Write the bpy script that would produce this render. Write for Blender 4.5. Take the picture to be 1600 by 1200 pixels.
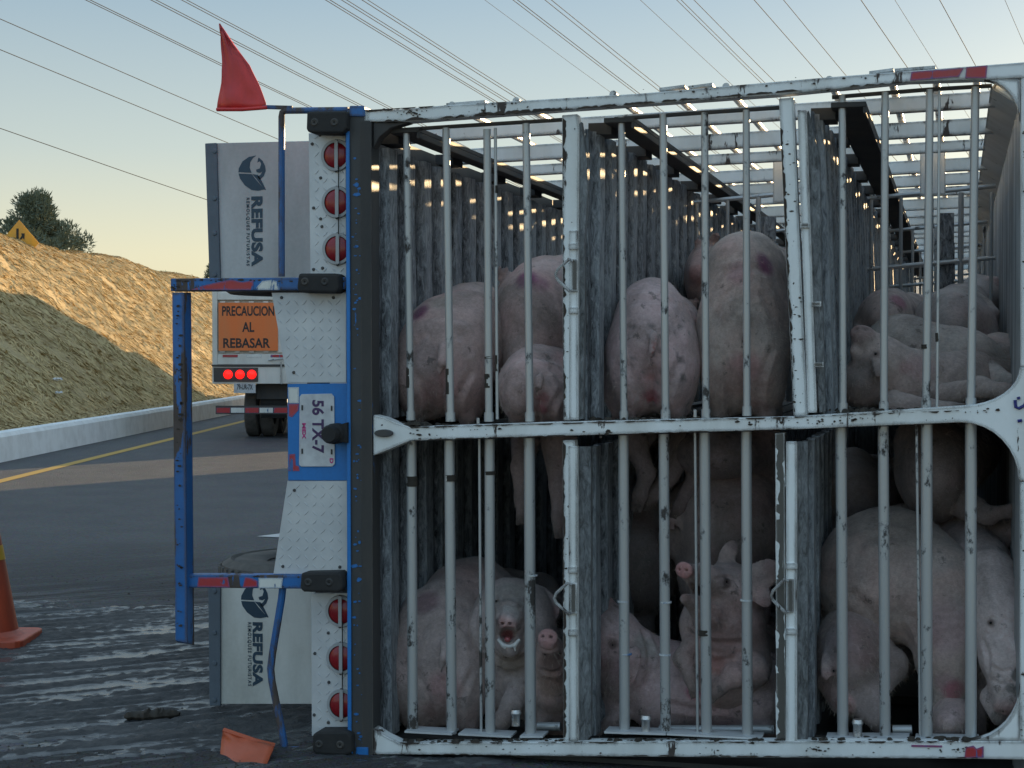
import bpy, bmesh, math, random
import numpy as np
from mathutils import Vector, Matrix, noise as mnoise
random.seed(7); np.random.seed(7)
for o in list(bpy.data.objects): bpy.data.objects.remove(o)
SC = bpy.context.scene
COL = SC.collection

# ------------------------------------------------------------------ camera, sky, sun, exposure
F = 2700.0                                  # focal length in pixels of the 1600 px wide photograph
CX, CY, HOR = 800.0, 600.0, 555.0
YAW = math.atan(695.0 / F); PITCH = math.atan((CY - HOR) / F)
EYE = Vector((2.35, -6.57, 1.60))
FW = Vector((-math.sin(YAW) * math.cos(PITCH), math.cos(YAW) * math.cos(PITCH), -math.sin(PITCH)))
RT = Vector((math.cos(YAW), math.sin(YAW), 0)); UP = RT.cross(FW)
cam = bpy.data.cameras.new('camera'); camo = bpy.data.objects.new('camera', cam); COL.objects.link(camo)
cam.sensor_width = 36; cam.lens = F / 1600 * 36; cam.clip_start = 0.05; cam.clip_end = 4000
m = Matrix.Identity(4)
for i in range(3): m[i][0] = RT[i]; m[i][1] = UP[i]; m[i][2] = -FW[i]; m[i][3] = EYE[i]
camo.matrix_world = m
SC.camera = camo

SUN_AZ = math.radians(20.8)                 # from +Y towards +X
SUN_EL = math.radians(6.4)
SKYF = 0.82; SKYG = 3.42
w = bpy.data.worlds.new('World'); SC.world = w; w.use_nodes = True
nt = w.node_tree; nt.nodes.clear()
sky = nt.nodes.new('ShaderNodeTexSky'); sky.sky_type = 'NISHITA'; sky.sun_disc = False
sky.sun_elevation = SUN_EL; sky.sun_rotation = SUN_AZ
sky.air_density = 1.0; sky.dust_density = 2.4; sky.ozone_density = 3.0; sky.altitude = 750
bg = nt.nodes.new('ShaderNodeBackground'); bg.inputs[1].default_value = 0.15
wo = nt.nodes.new('ShaderNodeOutputWorld')
tcw = nt.nodes.new('ShaderNodeTexCoord'); spw = nt.nodes.new('ShaderNodeSeparateXYZ'); nt.links.new(tcw.outputs['Generated'], spw.inputs[0])
rpw = nt.nodes.new('ShaderNodeValToRGB'); cr = rpw.color_ramp       # evening haze: pale yellow at the horizon, pale blue above
stops = [(0.0, (.80, .69, .44)), (.057, (.77, .70, .48)), (.116, (.54, .575, .505)), (.20, (.335, .425, .465)), (.5, (.44, .57, .66)), (1.0, (.46, .60, .70))]
while len(cr.elements) < len(stops): cr.elements.new(.5)
for e, (p_, c_) in zip(cr.elements, stops): e.position = p_; e.color = (*c_, 1)
nt.links.new(spw.outputs['Z'], rpw.inputs[0])
sc_ = nt.nodes.new('ShaderNodeVectorMath'); sc_.operation = 'SCALE'; sc_.inputs['Scale'].default_value = SKYG; nt.links.new(rpw.outputs[0], sc_.inputs[0])
dsun = nt.nodes.new('ShaderNodeVectorMath'); dsun.operation = 'DOT_PRODUCT'; nt.links.new(tcw.outputs['Generated'], dsun.inputs[0]); dsun.inputs[1].default_value = (math.sin(SUN_AZ), math.cos(SUN_AZ), 0)
mra = nt.nodes.new('ShaderNodeMapRange'); mra.inputs[1].default_value = .6; mra.inputs[2].default_value = -.6; nt.links.new(dsun.outputs['Value'], mra.inputs[0])
blu = nt.nodes.new('ShaderNodeMix'); blu.data_type = 'RGBA'; blu.blend_type = 'MULTIPLY'; nt.links.new(mra.outputs[0], blu.inputs[0])   # bluer away from the sun
nt.links.new(sc_.outputs[0], blu.inputs[6]); blu.inputs[7].default_value = (1.16, 1.32, 1.46, 1)
mxw = nt.nodes.new('ShaderNodeMix'); mxw.data_type = 'RGBA'; mxw.inputs[0].default_value = SKYF
nt.links.new(sky.outputs[0], mxw.inputs[6]); nt.links.new(blu.outputs[2], mxw.inputs[7])
nt.links.new(mxw.outputs[2], bg.inputs[0]); nt.links.new(bg.outputs[0], wo.inputs[0])
sl = bpy.data.lights.new('sun', 'SUN'); sl.energy = 5.0; sl.angle = math.radians(0.5); sl.color = (1.0, 0.70, 0.37)
slo = bpy.data.objects.new('sun', sl); COL.objects.link(slo)
sdir = Vector((math.sin(SUN_AZ) * math.cos(SUN_EL), math.cos(SUN_AZ) * math.cos(SUN_EL), math.sin(SUN_EL)))
slo.rotation_euler = sdir.to_track_quat('Z', 'Y').to_euler(); slo.location = (20, 40, 20)
SC.view_settings.view_transform = 'Standard'; SC.view_settings.look = 'None'
SC.view_settings.exposure = 1.08; SC.view_settings.gamma = 1.0

# ------------------------------------------------------------------ pixel -> place helpers
def ray(px, py): return (FW + RT * ((px - CX) / F) + UP * ((CY - py) / F))
def at(px, py, Y=0.0):                       # point of the upright plane y = Y seen at this pixel
    d = ray(px, py); t = (Y - EYE.y) / d.y
    return EYE + d * t
def gnd(px, py, z=0.0):
    d = ray(px, py); t = (z - EYE.z) / d.z
    return EYE + d * t
def pm(Y, px=800):                           # metres per pixel on the plane y = Y
    return (at(px, 600, Y) - EYE).dot(FW) / F
FH = Vector((-math.sin(YAW), math.cos(YAW), 0))
def road(t, s, z=0.0):                       # t to the right, s ahead of the camera along the road
    return Vector((EYE.x, EYE.y, 0)) + RT * t + FH * s + Vector((0, 0, z))

# ------------------------------------------------------------------ materials
def mat(name):
    mt = bpy.data.materials.new(name); mt.use_nodes = True
    n = mt.node_tree; b = n.nodes['Principled BSDF']
    return mt, n, b
def N(n, t, **kw):
    x = n.nodes.new(t)
    for k, v in kw.items():
        if k.startswith('i_'):
            key = k[2:]; key = int(key) if key.isdigit() else key
            x.inputs[key].default_value = v
        else: setattr(x, k, v)
    return x
def L(n, a, b): n.links.new(a, b)
def coords(n, scale=(1, 1, 1), rot=(0, 0, 0), kind='Object'):
    tc = N(n, 'ShaderNodeTexCoord'); mp = N(n, 'ShaderNodeMapping')
    mp.inputs['Scale'].default_value = scale; mp.inputs['Rotation'].default_value = rot
    L(n, tc.outputs[kind], mp.inputs[0]); return mp.outputs[0]
def geo(n, scale=(1, 1, 1), rot=(0, 0, 0)):
    g = N(n, 'ShaderNodeNewGeometry'); mp = N(n, 'ShaderNodeMapping')
    if any(rot): mp.vector_type = 'TEXTURE'; scale = tuple(1 / x for x in scale)
    mp.inputs['Scale'].default_value = scale; mp.inputs['Rotation'].default_value = rot
    L(n, g.outputs['Position'], mp.inputs[0]); return mp.outputs[0]
def noise(n, vec, scale, detail=4, rough=.55, dist=0):
    x = N(n, 'ShaderNodeTexNoise'); x.inputs['Scale'].default_value = scale; x.inputs['Detail'].default_value = detail
    x.inputs['Roughness'].default_value = rough; x.inputs['Distortion'].default_value = dist
    L(n, vec, x.inputs['Vector']); return x.outputs[0]
def ramp(n, v, *stops, inter='LINEAR'):
    r = N(n, 'ShaderNodeValToRGB'); cr = r.color_ramp; cr.interpolation = inter
    while len(cr.elements) < len(stops): cr.elements.new(0.5)
    for e, (p, c) in zip(cr.elements, stops):
        e.position = p; e.color = (c, c, c, 1) if isinstance(c, (int, float)) else (*c, 1)
    L(n, v, r.inputs[0]); return r.outputs[0]
def mix(n, f, a, b, mode='MIX'):
    x = N(n, 'ShaderNodeMix', data_type='RGBA', blend_type=mode)
    for s, v in ((x.inputs[0], f), (x.inputs[6], a), (x.inputs[7], b)):
        if hasattr(v, 'links'): L(n, v, s)
        elif isinstance(v, (int, float)): s.default_value = v
        else: s.default_value = (*v, 1)
    return x.outputs[2]
def math_(n, op, a, b=0.0):
    x = N(n, 'ShaderNodeMath', operation=op)
    for s, v in ((x.inputs[0], a), (x.inputs[1], b)):
        if hasattr(v, 'links'): L(n, v, s)
        else: s.default_value = v
    return x.outputs[0]
def bump(n, b, h, strength=.3, dist=.01):
    x = N(n, 'ShaderNodeBump'); x.inputs['Strength'].default_value = strength; x.inputs['Distance'].default_value = dist
    L(n, h, x.inputs['Height']); L(n, x.outputs[0], b.inputs['Normal'])
def edge(n, r):                              # worn-edge mask from the shape itself
    bv = N(n, 'ShaderNodeBevel', samples=4); bv.inputs['Radius'].default_value = r
    g = N(n, 'ShaderNodeNewGeometry'); d = N(n, 'ShaderNodeVectorMath', operation='DOT_PRODUCT')
    L(n, bv.outputs[0], d.inputs[0]); L(n, g.outputs['Normal'], d.inputs[1])
    return math_(n, 'SUBTRACT', 1.0, d.outputs['Value'])
M = {}
def paint(name, col, under, chip=.62, scale=9, edge_r=.012, rough=.45, dirt=(.16, .14, .12), dirt_amt=.35, chip_hard=.02, edge_gain=1.2, streak=(1, 1, .25)):
    mt, n, b = mat(name); p = geo(n)
    big = noise(n, geo(n, streak), scale, 8, .68)
    e = edge(n, edge_r); m1 = math_(n, 'ADD', big, math_(n, 'MULTIPLY', e, edge_gain))
    chipm = ramp(n, m1, (chip, 0), (chip + chip_hard, 1))
    d = ramp(n, noise(n, geo(n, streak), 3.1, 6, .6), (.42, 0), (.75, dirt_amt))
    c = mix(n, d, col, dirt)
    fine = noise(n, p, 60, 3); c = mix(n, .12, c, fine, 'OVERLAY')
    u = mix(n, noise(n, p, 22, 4), under, tuple(min(1, x * 2.4 + .01) for x in under))
    L(n, mix(n, chipm, c, u), b.inputs['Base Color'])
    L(n, mix(n, chipm, (rough,) * 3, (.85,) * 3), b.inputs['Roughness'])
    h = math_(n, 'SUBTRACT', math_(n, 'MULTIPLY', fine, .15), chipm)
    bump(n, b, h, .5, .002)
    M[name] = mt; return mt
paint('white_paint', (.78, .80, .80), (.035, .026, .022), chip=.615, scale=14, edge_r=.026, dirt=(.34, .31, .24), dirt_amt=.55, edge_gain=1.15)
paint('white_clean', (.76, .78, .78), (.05, .045, .04), chip=.65, scale=14, edge_r=.02, edge_gain=.9)
paint('blue_paint', (.012, .14, .42), (.045, .034, .03), chip=.555, scale=11, edge_r=.026, edge_gain=1.1, dirt=(.05, .06, .08), dirt_amt=.5)
paint('blue_plate', (.010, .17, .50), (.02, .03, .06), chip=.70, scale=9, edge_gain=.5, dirt=(.02, .08, .2), dirt_amt=.3)
paint('chassis_dark', (.042, .043, .045), (.012, .14, .42), chip=.61, scale=8, edge_gain=.35, rough=.6, dirt=(.09, .08, .07), dirt_amt=.6)
paint('beam_black', (.035, .034, .034), (.06, .05, .04), chip=.66, scale=7, edge_gain=.3, rough=.7, dirt=(.1, .085, .07), dirt_amt=.6)
paint('dirty_post', (.085, .078, .07), (.5, .5, .48), chip=.60, scale=10, edge_gain=.9)
paint('red_tape', (.42, .025, .035), (.03, .08, .2), chip=.60, scale=16, edge_gain=.5, rough=.35)
paint('white_tape', (.70, .70, .66), (.03, .08, .18), chip=.60, scale=16, edge_gain=.5, rough=.35)
paint('cone_orange', (.60, .085, .03), (.2, .04, .02), chip=.8, scale=9, rough=.5, dirt=(.10, .04, .03), dirt_amt=.75)
paint('flag_red', (.62, .035, .03), (.08, .01, .02), chip=.74, scale=5, rough=.42, dirt=(.12, .01, .03), dirt_amt=.8, edge_gain=.2)
paint('flag_orange', (.46, .085, .03), (.10, .05, .03), chip=.72, scale=8, rough=.5, dirt=(.16, .05, .03), dirt_amt=.7, edge_gain=.2)
paint('kerb_white', (.84, .86, .87), (.16, .15, .14), chip=.74, scale=1.6, edge_r=.03, edge_gain=.5, rough=.8, dirt=(.45, .45, .44), dirt_amt=.45, streak=(1, 1, 1))
paint('yellow_sign', (.82, .38, .03), (.2, .1, .02), chip=.85, scale=4)
paint('truck_white', (.70, .68, .64), (.2, .17, .14), chip=.74, scale=4, dirt=(.3, .26, .2), dirt_amt=.5)
paint('truck_orange', (.82, .19, .045), (.5, .2, .06), chip=.8, scale=3, dirt=(.6, .24, .10), dirt_amt=.5)

def metal(name, c0, c1, scale=8, rough=.4, met=.7, streak=(1, 1, .2), bstr=.25):
    mt, n, b = mat(name); v = noise(n, geo(n, streak), scale, 8, .65); v2 = noise(n, geo(n), scale * 6, 4)
    L(n, mix(n, ramp(n, v, (.35, 0), (.68, 1)), c0, c1), b.inputs['Base Color'])
    b.inputs['Metallic'].default_value = met
    L(n, ramp(n, v, (.3, rough), (.75, min(1, rough + .3))), b.inputs['Roughness'])
    bump(n, b, v2, bstr, .002); M[name] = mt
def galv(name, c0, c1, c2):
    mt, n, b = mat(name); rib_light = N(n, 'ShaderNodeAttribute', attribute_name='rib_light')        # raised ribs coloured lighter, in place of light catching the corrugation
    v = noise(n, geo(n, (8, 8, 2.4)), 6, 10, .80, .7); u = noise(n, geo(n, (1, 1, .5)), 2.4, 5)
    s = math_(n, 'ADD', math_(n, 'ADD', math_(n, 'MULTIPLY', v, .8), math_(n, 'MULTIPLY', u, .3)), math_(n, 'MULTIPLY', rib_light.outputs['Fac'], .10))
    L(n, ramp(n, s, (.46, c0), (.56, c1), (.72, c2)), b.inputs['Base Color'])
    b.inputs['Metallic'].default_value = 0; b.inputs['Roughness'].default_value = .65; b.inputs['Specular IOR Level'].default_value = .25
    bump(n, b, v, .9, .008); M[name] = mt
metal('bar_metal', (.50, .50, .48), (.36, .36, .35), scale=7, rough=.3, met=.85, streak=(1, 1, .12))
def bar_dirty():
    mt, n, b = mat('bar_metal'); g = geo(n, (1, 1, .6))
    v = noise(n, g, 9, 7, .7); fine = noise(n, geo(n), 70, 3)
    ch = ramp(n, v, (.575, 0), (.63, 1))
    L(n, mix(n, ch, mix(n, noise(n, geo(n, (1, 1, .1)), 5), (.33, .34, .35), (.50, .51, .51)), (.045, .038, .034)), b.inputs['Base Color'])
    L(n, mix(n, ch, (.40,) * 3, (0,) * 3), b.inputs['Metallic']); L(n, mix(n, ch, (.36,) * 3, (.85,) * 3), b.inputs['Roughness'])
    bump(n, b, math_(n, 'ADD', fine, v), .25, .002); M['bar_metal'] = mt
bar_dirty()
metal('tread_plate', (.60, .61, .62), (.48, .49, .50), scale=4, rough=.42, met=.3, streak=(1, 1, 1), bstr=.1)
metal('dark_metal', (.06, .06, .065), (.10, .09, .08), rough=.55, met=.3)
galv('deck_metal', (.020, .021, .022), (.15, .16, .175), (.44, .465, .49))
galv('deck_edge', (.06, .06, .06), (.16, .165, .17), (.32, .33, .34))
metal('roof_metal', (.56, .57, .58), (.42, .42, .42), scale=3, rough=.5, met=.4, streak=(1, .15, .4))
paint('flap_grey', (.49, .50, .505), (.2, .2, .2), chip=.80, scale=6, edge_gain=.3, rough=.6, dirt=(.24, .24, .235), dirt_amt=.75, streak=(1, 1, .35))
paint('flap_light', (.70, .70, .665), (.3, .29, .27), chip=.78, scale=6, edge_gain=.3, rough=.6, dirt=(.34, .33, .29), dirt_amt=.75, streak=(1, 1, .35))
metal('rubber', (.012, .012, .013), (.035, .033, .032), rough=.7, met=0, scale=10, streak=(1, 1, 1), bstr=.6)
metal('tyre_rubber', (.07, .067, .063), (.15, .14, .13), rough=.85, met=0, scale=6, streak=(1, 1, 1), bstr=.6)
metal('rust_chip', (.03, .024, .02), (.07, .05, .038), rough=.85, met=0, scale=30, streak=(1, 1, 1), bstr=.4)
metal('muck', (.02, .015, .011), (.05, .04, .03), rough=.75, met=0, scale=30, streak=(1, 1, 1), bstr=1)
metal('plate_white', (.60, .61, .62), (.40, .40, .42), rough=.5, met=0, scale=14, streak=(1, 1, 1), bstr=.1)
metal('wire', (.055, .058, .065), (.075, .078, .085), rough=.8, met=0)
metal('foil', (.7, .7, .7), (.4, .4, .4), rough=.2, met=1, scale=40, streak=(1, 1, 1), bstr=1)
metal('bark', (.05, .04, .03), (.09, .07, .05), rough=.9, met=0)
metal('plastic_scrap', (.7, .7, .72), (.55, .55, .56), rough=.4, met=0)
def slat_mat():
    mt, n, b = mat('roof_slat'); inf = N(n, 'ShaderNodeObjectInfo'); v = noise(n, geo(n, (1, 1, .3)), 6, 6, .65)
    c = mix(n, ramp(n, inf.outputs['Random'], (0, 0), (1, 1)), (.26, .27, .28), (.60, .61, .62)); c = mix(n, ramp(n, v, (.45, 0), (.7, .7)), c, (.17, .16, .15))
    L(n, c, b.inputs['Base Color']); b.inputs['Roughness'].default_value = .5; b.inputs['Metallic'].default_value = .3; M['roof_slat'] = mt
slat_mat()
def flat(name, c, rough=.5, emit=None, es=0.0, var=.15):
    mt, n, b = mat(name)
    L(n, mix(n, noise(n, geo(n), 25, 4), tuple(x * (1 - var) for x in c), tuple(min(1, x * (1 + var)) for x in c)), b.inputs['Base Color'])
    b.inputs['Roughness'].default_value = rough
    if emit: b.inputs['Emission Color'].default_value = (*emit, 1); b.inputs['Emission Strength'].default_value = es
    M[name] = mt
flat('ink_navy', (.018, .05, .085)); flat('ink_black', (.02, .02, .022)); flat('ink_purple', (.05, .02, .09)); flat('ink_pink', (.5, .03, .2))
flat('ink_blue', (.015, .02, .16)); flat('foam', (.72, .70, .68), .35); flat('eye', (.012, .008, .007), .08); flat('mouth', (.36, .10, .10), .3)
flat('lens_red', (.24, .012, .018), .22); flat('lamp_lit', (.5, .01, .008), .2, (1, .008, .006), 1.1)
flat('steel_strip', (.34, .345, .35), .4); flat('clamp_blue', (.10, .125, .155), .6); flat('cone_yellow', (.55, .33, .03), .5)
flat('bristle', (.52, .43, .36), .7)
flat('sign_black', (.015, .015, .012))

def skin_mat():
    mt, n, b = mat('pig_skin')
    at_ = N(n, 'ShaderNodeAttribute', attribute_name='hide')
    g = coords(n); inf = N(n, 'ShaderNodeObjectInfo'); off = N(n, 'ShaderNodeVectorMath', operation='ADD'); L(n, g, off.inputs[0]); L(n, inf.outputs['Location'], off.inputs[1]); g = off.outputs[0]
    v = noise(n, g, 3.6, 9, .66, .5); f = noise(n, g, 60, 6, .68)
    hair = noise(n, coords(n, (16, 16, 60), (.5, .3, .2)), 7, 5, .65, .4)
    c = mix(n, ramp(n, v, (.40, 0), (.58, .5), (.72, .88)), at_.outputs['Color'], (.17, .135, .115))
    pk = ramp(n, noise(n, g, 2.3, 4, .6), (.50, 0), (.68, .55)); c = mix(n, pk, c, (.50, .30, .30), 'SOFT_LIGHT')
    blot = ramp(n, noise(n, g, 13, 6, .72), (.605, 0), (.66, .6)); c = mix(n, blot, c, (.075, .062, .056))
    c = mix(n, .45, c, f, 'OVERLAY'); c = mix(n, .35, c, hair, 'OVERLAY')
    L(n, c, b.inputs['Base Color']); L(n, ramp(n, v, (.4, .50), (.7, .75)), b.inputs['Roughness'])
    b.inputs['Subsurface Weight'].default_value = .08; b.inputs['Subsurface Radius'].default_value = (.012, .005, .003)
    b.inputs['Sheen Weight'].default_value = .15
    h = math_(n, 'ADD', math_(n, 'MULTIPLY', f, .6), math_(n, 'MULTIPLY', hair, .8)); bump(n, b, h, .6, .008)
    M['pig_skin'] = mt
skin_mat()

def road_mat():
    mt, n, b = mat('asphalt')
    g = geo(n); fine = noise(n, g, 90, 4, .7); mid = noise(n, g, 1.3, 6, .6)
    vor = N(n, 'ShaderNodeTexVoronoi'); vor.inputs['Scale'].default_value = 55; L(n, g, vor.inputs['Vector'])
    sd = (0, 0, math.radians(-44))
    st = noise(n, geo(n, (1, .15, 1), sd), 3.0, 10, .7, .6); st2 = noise(n, geo(n, (1, .07, 1), sd), 8, 9, .74, .5)
    pat = ramp(n, noise(n, geo(n, (1, .45, 1), sd), .75, 5, .6, .4), (.42, 0), (.60, 1))
    # the slurry dragged across the lane: only in the strip the trailer slid through
    sep = N(n, 'ShaderNodeSeparateXYZ'); L(n, geo(n, (1, 1, 1), (0, 0, YAW * -1)), sep.inputs[0])
    tc = N(n, 'ShaderNodeVectorMath', operation='DISTANCE'); L(n, g, tc.inputs[0]); tc.inputs[1].default_value = (-1.95, 1.5, 0)
    near = ramp(n, math_(n, 'DIVIDE', tc.outputs['Value'], 9.0), (.30, 1), (.72, .0))
    tight = ramp(n, math_(n, 'DIVIDE', tc.outputs['Value'], 9.0), (.14, 1), (.40, .0))
    wet = math_(n, 'MULTIPLY', ramp(n, math_(n, 'ADD', math_(n, 'MULTIPLY', st, .55), math_(n, 'MULTIPLY', st2, .5)), (.525, 0), (.56, 1)), math_(n, 'MULTIPLY', math_(n, 'ADD', math_(n, 'MULTIPLY', tight, .85), math_(n, 'MULTIPLY', near, .15)), math_(n, 'ADD', math_(n, 'MULTIPLY', pat, .8), .2)))
    mud = math_(n, 'MULTIPLY', ramp(n, st, (.46, 1), (.60, .25)), near)
    c = mix(n, ramp(n, mid, (.35, 0), (.7, 1)), (.044, .048, .056), (.070, .073, .080))
    c = mix(n, .5, c, vor.outputs['Color'], 'SOFT_LIGHT')
    c = mix(n, math_(n, 'MULTIPLY', mud, .75), c, (.030, .028, .028)); c = mix(n, math_(n, 'MULTIPLY', wet, .30), c, (.40, .41, .42))  # wet streaks also coloured paler, standing in for sky reflected in them
    L(n, c, b.inputs['Base Color'])
    L(n, mix(n, math_(n, 'MULTIPLY', wet, .6), mix(n, near, (.62,) * 3, (.85,) * 3), (.10,) * 3), b.inputs['Roughness'])
    h = math_(n, 'ADD', math_(n, 'MULTIPLY', fine, .35), math_(n, 'ADD', math_(n, 'MULTIPLY', vor.outputs[0], .5), math_(n, 'MULTIPLY', math_(n, 'MULTIPLY', st, near), 2.2)))
    h = math_(n, 'MULTIPLY', h, math_(n, 'SUBTRACT', 1.0, math_(n, 'MULTIPLY', wet, .75)))
    bump(n, b, h, .9, .035); M['asphalt'] = mt
road_mat()
def line_mat(name, c):
    mt, n, b = mat(name); v = noise(n, geo(n), 7, 8, .7)
    L(n, mix(n, ramp(n, v, (.60, 0), (.68, 1)), c, (.05, .05, .05)), b.inputs['Base Color']); b.inputs['Roughness'].default_value = .7; M[name] = mt
line_mat('yellow_line', (.45, .27, .045)); line_mat('white_line', (.5, .5, .5))
def grass_mat(name, a, c, d):
    mt, n, b = mat(name); v = noise(n, geo(n), .9, 6, .65); v2 = noise(n, geo(n), 14, 4, .7)
    L(n, mix(n, ramp(n, v2, (.4, 0), (.62, 1)), mix(n, ramp(n, v, (.4, 0), (.6, 1)), a, c), d), b.inputs['Base Color'])
    b.inputs['Roughness'].default_value = .8; bump(n, b, v2, .5, .03); M[name] = mt
grass_mat('dry_ground', (.43, .31, .15), (.50, .38, .19), (.38, .28, .14))
grass_mat('dry_grass', (.50, .40, .19), (.69, .51, .25), (.57, .42, .20))
def leaf_mat():
    mt, n, b = mat('foliage'); v = noise(n, geo(n), 1.5, 4)
    L(n, mix(n, v, (.085, .11, .075), (.16, .18, .12)), b.inputs['Base Color']); b.inputs['Roughness'].default_value = .7; M['foliage'] = mt
leaf_mat()

# ------------------------------------------------------------------ mesh helpers
def link(name, me, m_, parent=None, smooth=False, bevel=0.0):
    if m_ is not None and not me.materials: me.materials.append(M[m_] if isinstance(m_, str) else m_)
    o = bpy.data.objects.new(name, me); COL.objects.link(o)
    if parent: o.parent = parent; o.matrix_parent_inverse = Matrix.Translation(parent.location).inverted() if parent.rotation_euler.z == 0 else parent.matrix_basis.inverted()
    if smooth:
        me.polygons.foreach_set('use_smooth', [True] * len(me.polygons))
    if bevel:
        md = o.modifiers.new('bevel', 'BEVEL'); md.width = bevel; md.segments = 2; md.limit_method = 'ANGLE'; md.angle_limit = math.radians(40)
    return o
def mesh(name, vs, fs):
    me = bpy.data.meshes.new(name); me.from_pydata([tuple(v) for v in vs], [], fs); me.update()
    bm = bmesh.new(); bm.from_mesh(me); bmesh.ops.recalc_face_normals(bm, faces=bm.faces); bm.to_mesh(me); bm.free()
    return me
def empty(name, loc, rz=0.0):
    o = bpy.data.objects.new(name, None); COL.objects.link(o); o.location = loc; o.rotation_euler = (0, 0, rz); o.empty_display_size = .2
    return o
def tag(o, label=None, cat=None, group=None, kind=None):
    for k, v in (('label', label), ('category', cat), ('group', group), ('kind', kind)):
        if v: o[k] = v
    return o
class MB:
    def __init__(s): s.v = []; s.f = []
    def add(s, vs, fs):
        b = len(s.v); s.v += [Vector(v) for v in vs]; s.f += [tuple(i + b for i in f) for f in fs]
    def box(s, a, b):
        x0, y0, z0 = a; x1, y1, z1 = b
        s.add([(x0, y0, z0), (x1, y0, z0), (x1, y1, z0), (x0, y1, z0), (x0, y0, z1), (x1, y0, z1), (x1, y1, z1), (x0, y1, z1)],
              [(0, 3, 2, 1), (4, 5, 6, 7), (0, 1, 5, 4), (1, 2, 6, 5), (2, 3, 7, 6), (3, 0, 4, 7)])
    def prism(s, pts, d):                   # pts: closed outline, extruded by vector d
        n = len(pts); d = Vector(d)
        s.add(list(pts) + [Vector(p) + d for p in pts], [tuple(range(n)), tuple(range(2 * n - 1, n - 1, -1))] + [(i, (i + 1) % n, (i + 1) % n + n, i + n) for i in range(n)])
    def face(s, px, Y0, th):                # outline in photo pixels on the plane y = Y0, made th deep
        s.prism([at(x, y, Y0) for x, y in px], (0, th, 0))
    def tube(s, pts, r, seg=10, cap=True):
        pts = [Vector(p) for p in pts]; rs = r if isinstance(r, (list, tuple)) else [r] * len(pts); base = len(s.v)
        prev = None
        for i, p in enumerate(pts):
            d = (pts[min(i + 1, len(pts) - 1)] - pts[max(i - 1, 0)]).normalized()
            a = d.orthogonal().normalized() if prev is None else (prev - d * prev.dot(d)).normalized()
            prev = a; c = d.cross(a)
            for k in range(seg):
                t = 2 * math.pi * k / seg; s.v.append(p + (a * math.cos(t) + c * math.sin(t)) * rs[i])
        for i in range(len(pts) - 1):
            for k in range(seg):
                s.f.append((base + i * seg + k, base + i * seg + (k + 1) % seg, base + (i + 1) * seg + (k + 1) % seg, base + (i + 1) * seg + k))
        if cap:
            s.f.append(tuple(base + k for k in range(seg))[::-1]); e = base + (len(pts) - 1) * seg; s.f.append(tuple(e + k for k in range(seg)))
    def lathe(s, prof, origin=(0, 0, 0), axis='Z', seg=32):
        o = Vector(origin); b = len(s.v); n = len(prof)
        for k in range(seg):
            t = 2 * math.pi * k / seg; c, sn = math.cos(t), math.sin(t)
            for r, h in prof:
                v = (r * c, r * sn, h) if axis == 'Z' else ((r * c, h, r * sn) if axis == 'Y' else (h, r * c, r * sn))
                s.v.append(o + Vector(v))
        for k in range(seg):
            for i in range(n - 1):
                a = b + k * n + i; c2 = b + ((k + 1) % seg) * n + i
                s.f.append((a, c2, c2 + 1, a + 1))
    def build(s, name, m_, parent=None, smooth=False, bevel=0.0):
        o = link(name, mesh(name, s.v, s.f), m_, parent, smooth, bevel)
        if smooth: sharp(o.data)
        return o
def sharp(me, ang=35):
    try: me.set_sharp_from_angle(angle=math.radians(ang))
    except Exception: pass
def face_part(name, px, Y0, th, m_, parent, bevel=.004):
    b = MB(); b.face(px, Y0, th); return b.build(name, m_, parent, bevel=bevel)
def bar(name, p0, p1, r, m_, parent, seg=12):
    b = MB(); b.tube([p0, p1], r, seg); return b.build(name, m_, parent, smooth=True)
def rect(x0, y0, x1, y1): return [(x0, y1), (x1, y1), (x1, y0), (x0, y0)]
def arc(cx, cy, rx, ry, a0, a1, n=10):
    return [(cx + rx * math.cos(math.radians(a0 + (a1 - a0) * i / n)), cy + ry * math.sin(math.radians(a0 + (a1 - a0) * i / n))) for i in range(n + 1)]
def text_mesh(body, size, bold=0.0, xs=1.0, extrude=.001, spacing=1.0):
    cu = bpy.data.curves.new('txt', 'FONT'); cu.body = body; cu.size = size; cu.offset = bold; cu.extrude = extrude
    cu.align_x = 'CENTER'; cu.align_y = 'CENTER'; cu.space_character = spacing; cu.resolution_u = 4
    o = bpy.data.objects.new('txt', cu); COL.objects.link(o)
    dg = bpy.context.evaluated_depsgraph_get(); me = bpy.data.meshes.new_from_object(o.evaluated_get(dg))
    bpy.data.objects.remove(o); bpy.data.curves.remove(cu)
    for v in me.vertices: v.co.x *= xs
    me.materials.clear()
    return me
def text(name, body, size, origin, xdir, ydir, m_, parent, bold=0.0, fit=None, spacing=1.0):
    me = text_mesh(body, size, bold, 1.0, .0008, spacing)
    xs = np.array([v.co.x for v in me.vertices]); ys = np.array([v.co.y for v in me.vertices])
    mx, my = (xs.max() + xs.min()) / 2, (ys.max() + ys.min()) / 2
    sx = fit[0] / (xs.max() - xs.min()) if fit else 1; sy = fit[1] / (ys.max() - ys.min()) if fit else 1
    xd = Vector(xdir).normalized(); yd = Vector(ydir).normalized(); zd = xd.cross(yd); o = Vector(origin)
    for v in me.vertices: v.co = o + xd * ((v.co.x - mx) * sx) + yd * ((v.co.y - my) * sy) + zd * v.co.z
    return link(name, me, m_, parent)

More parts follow.
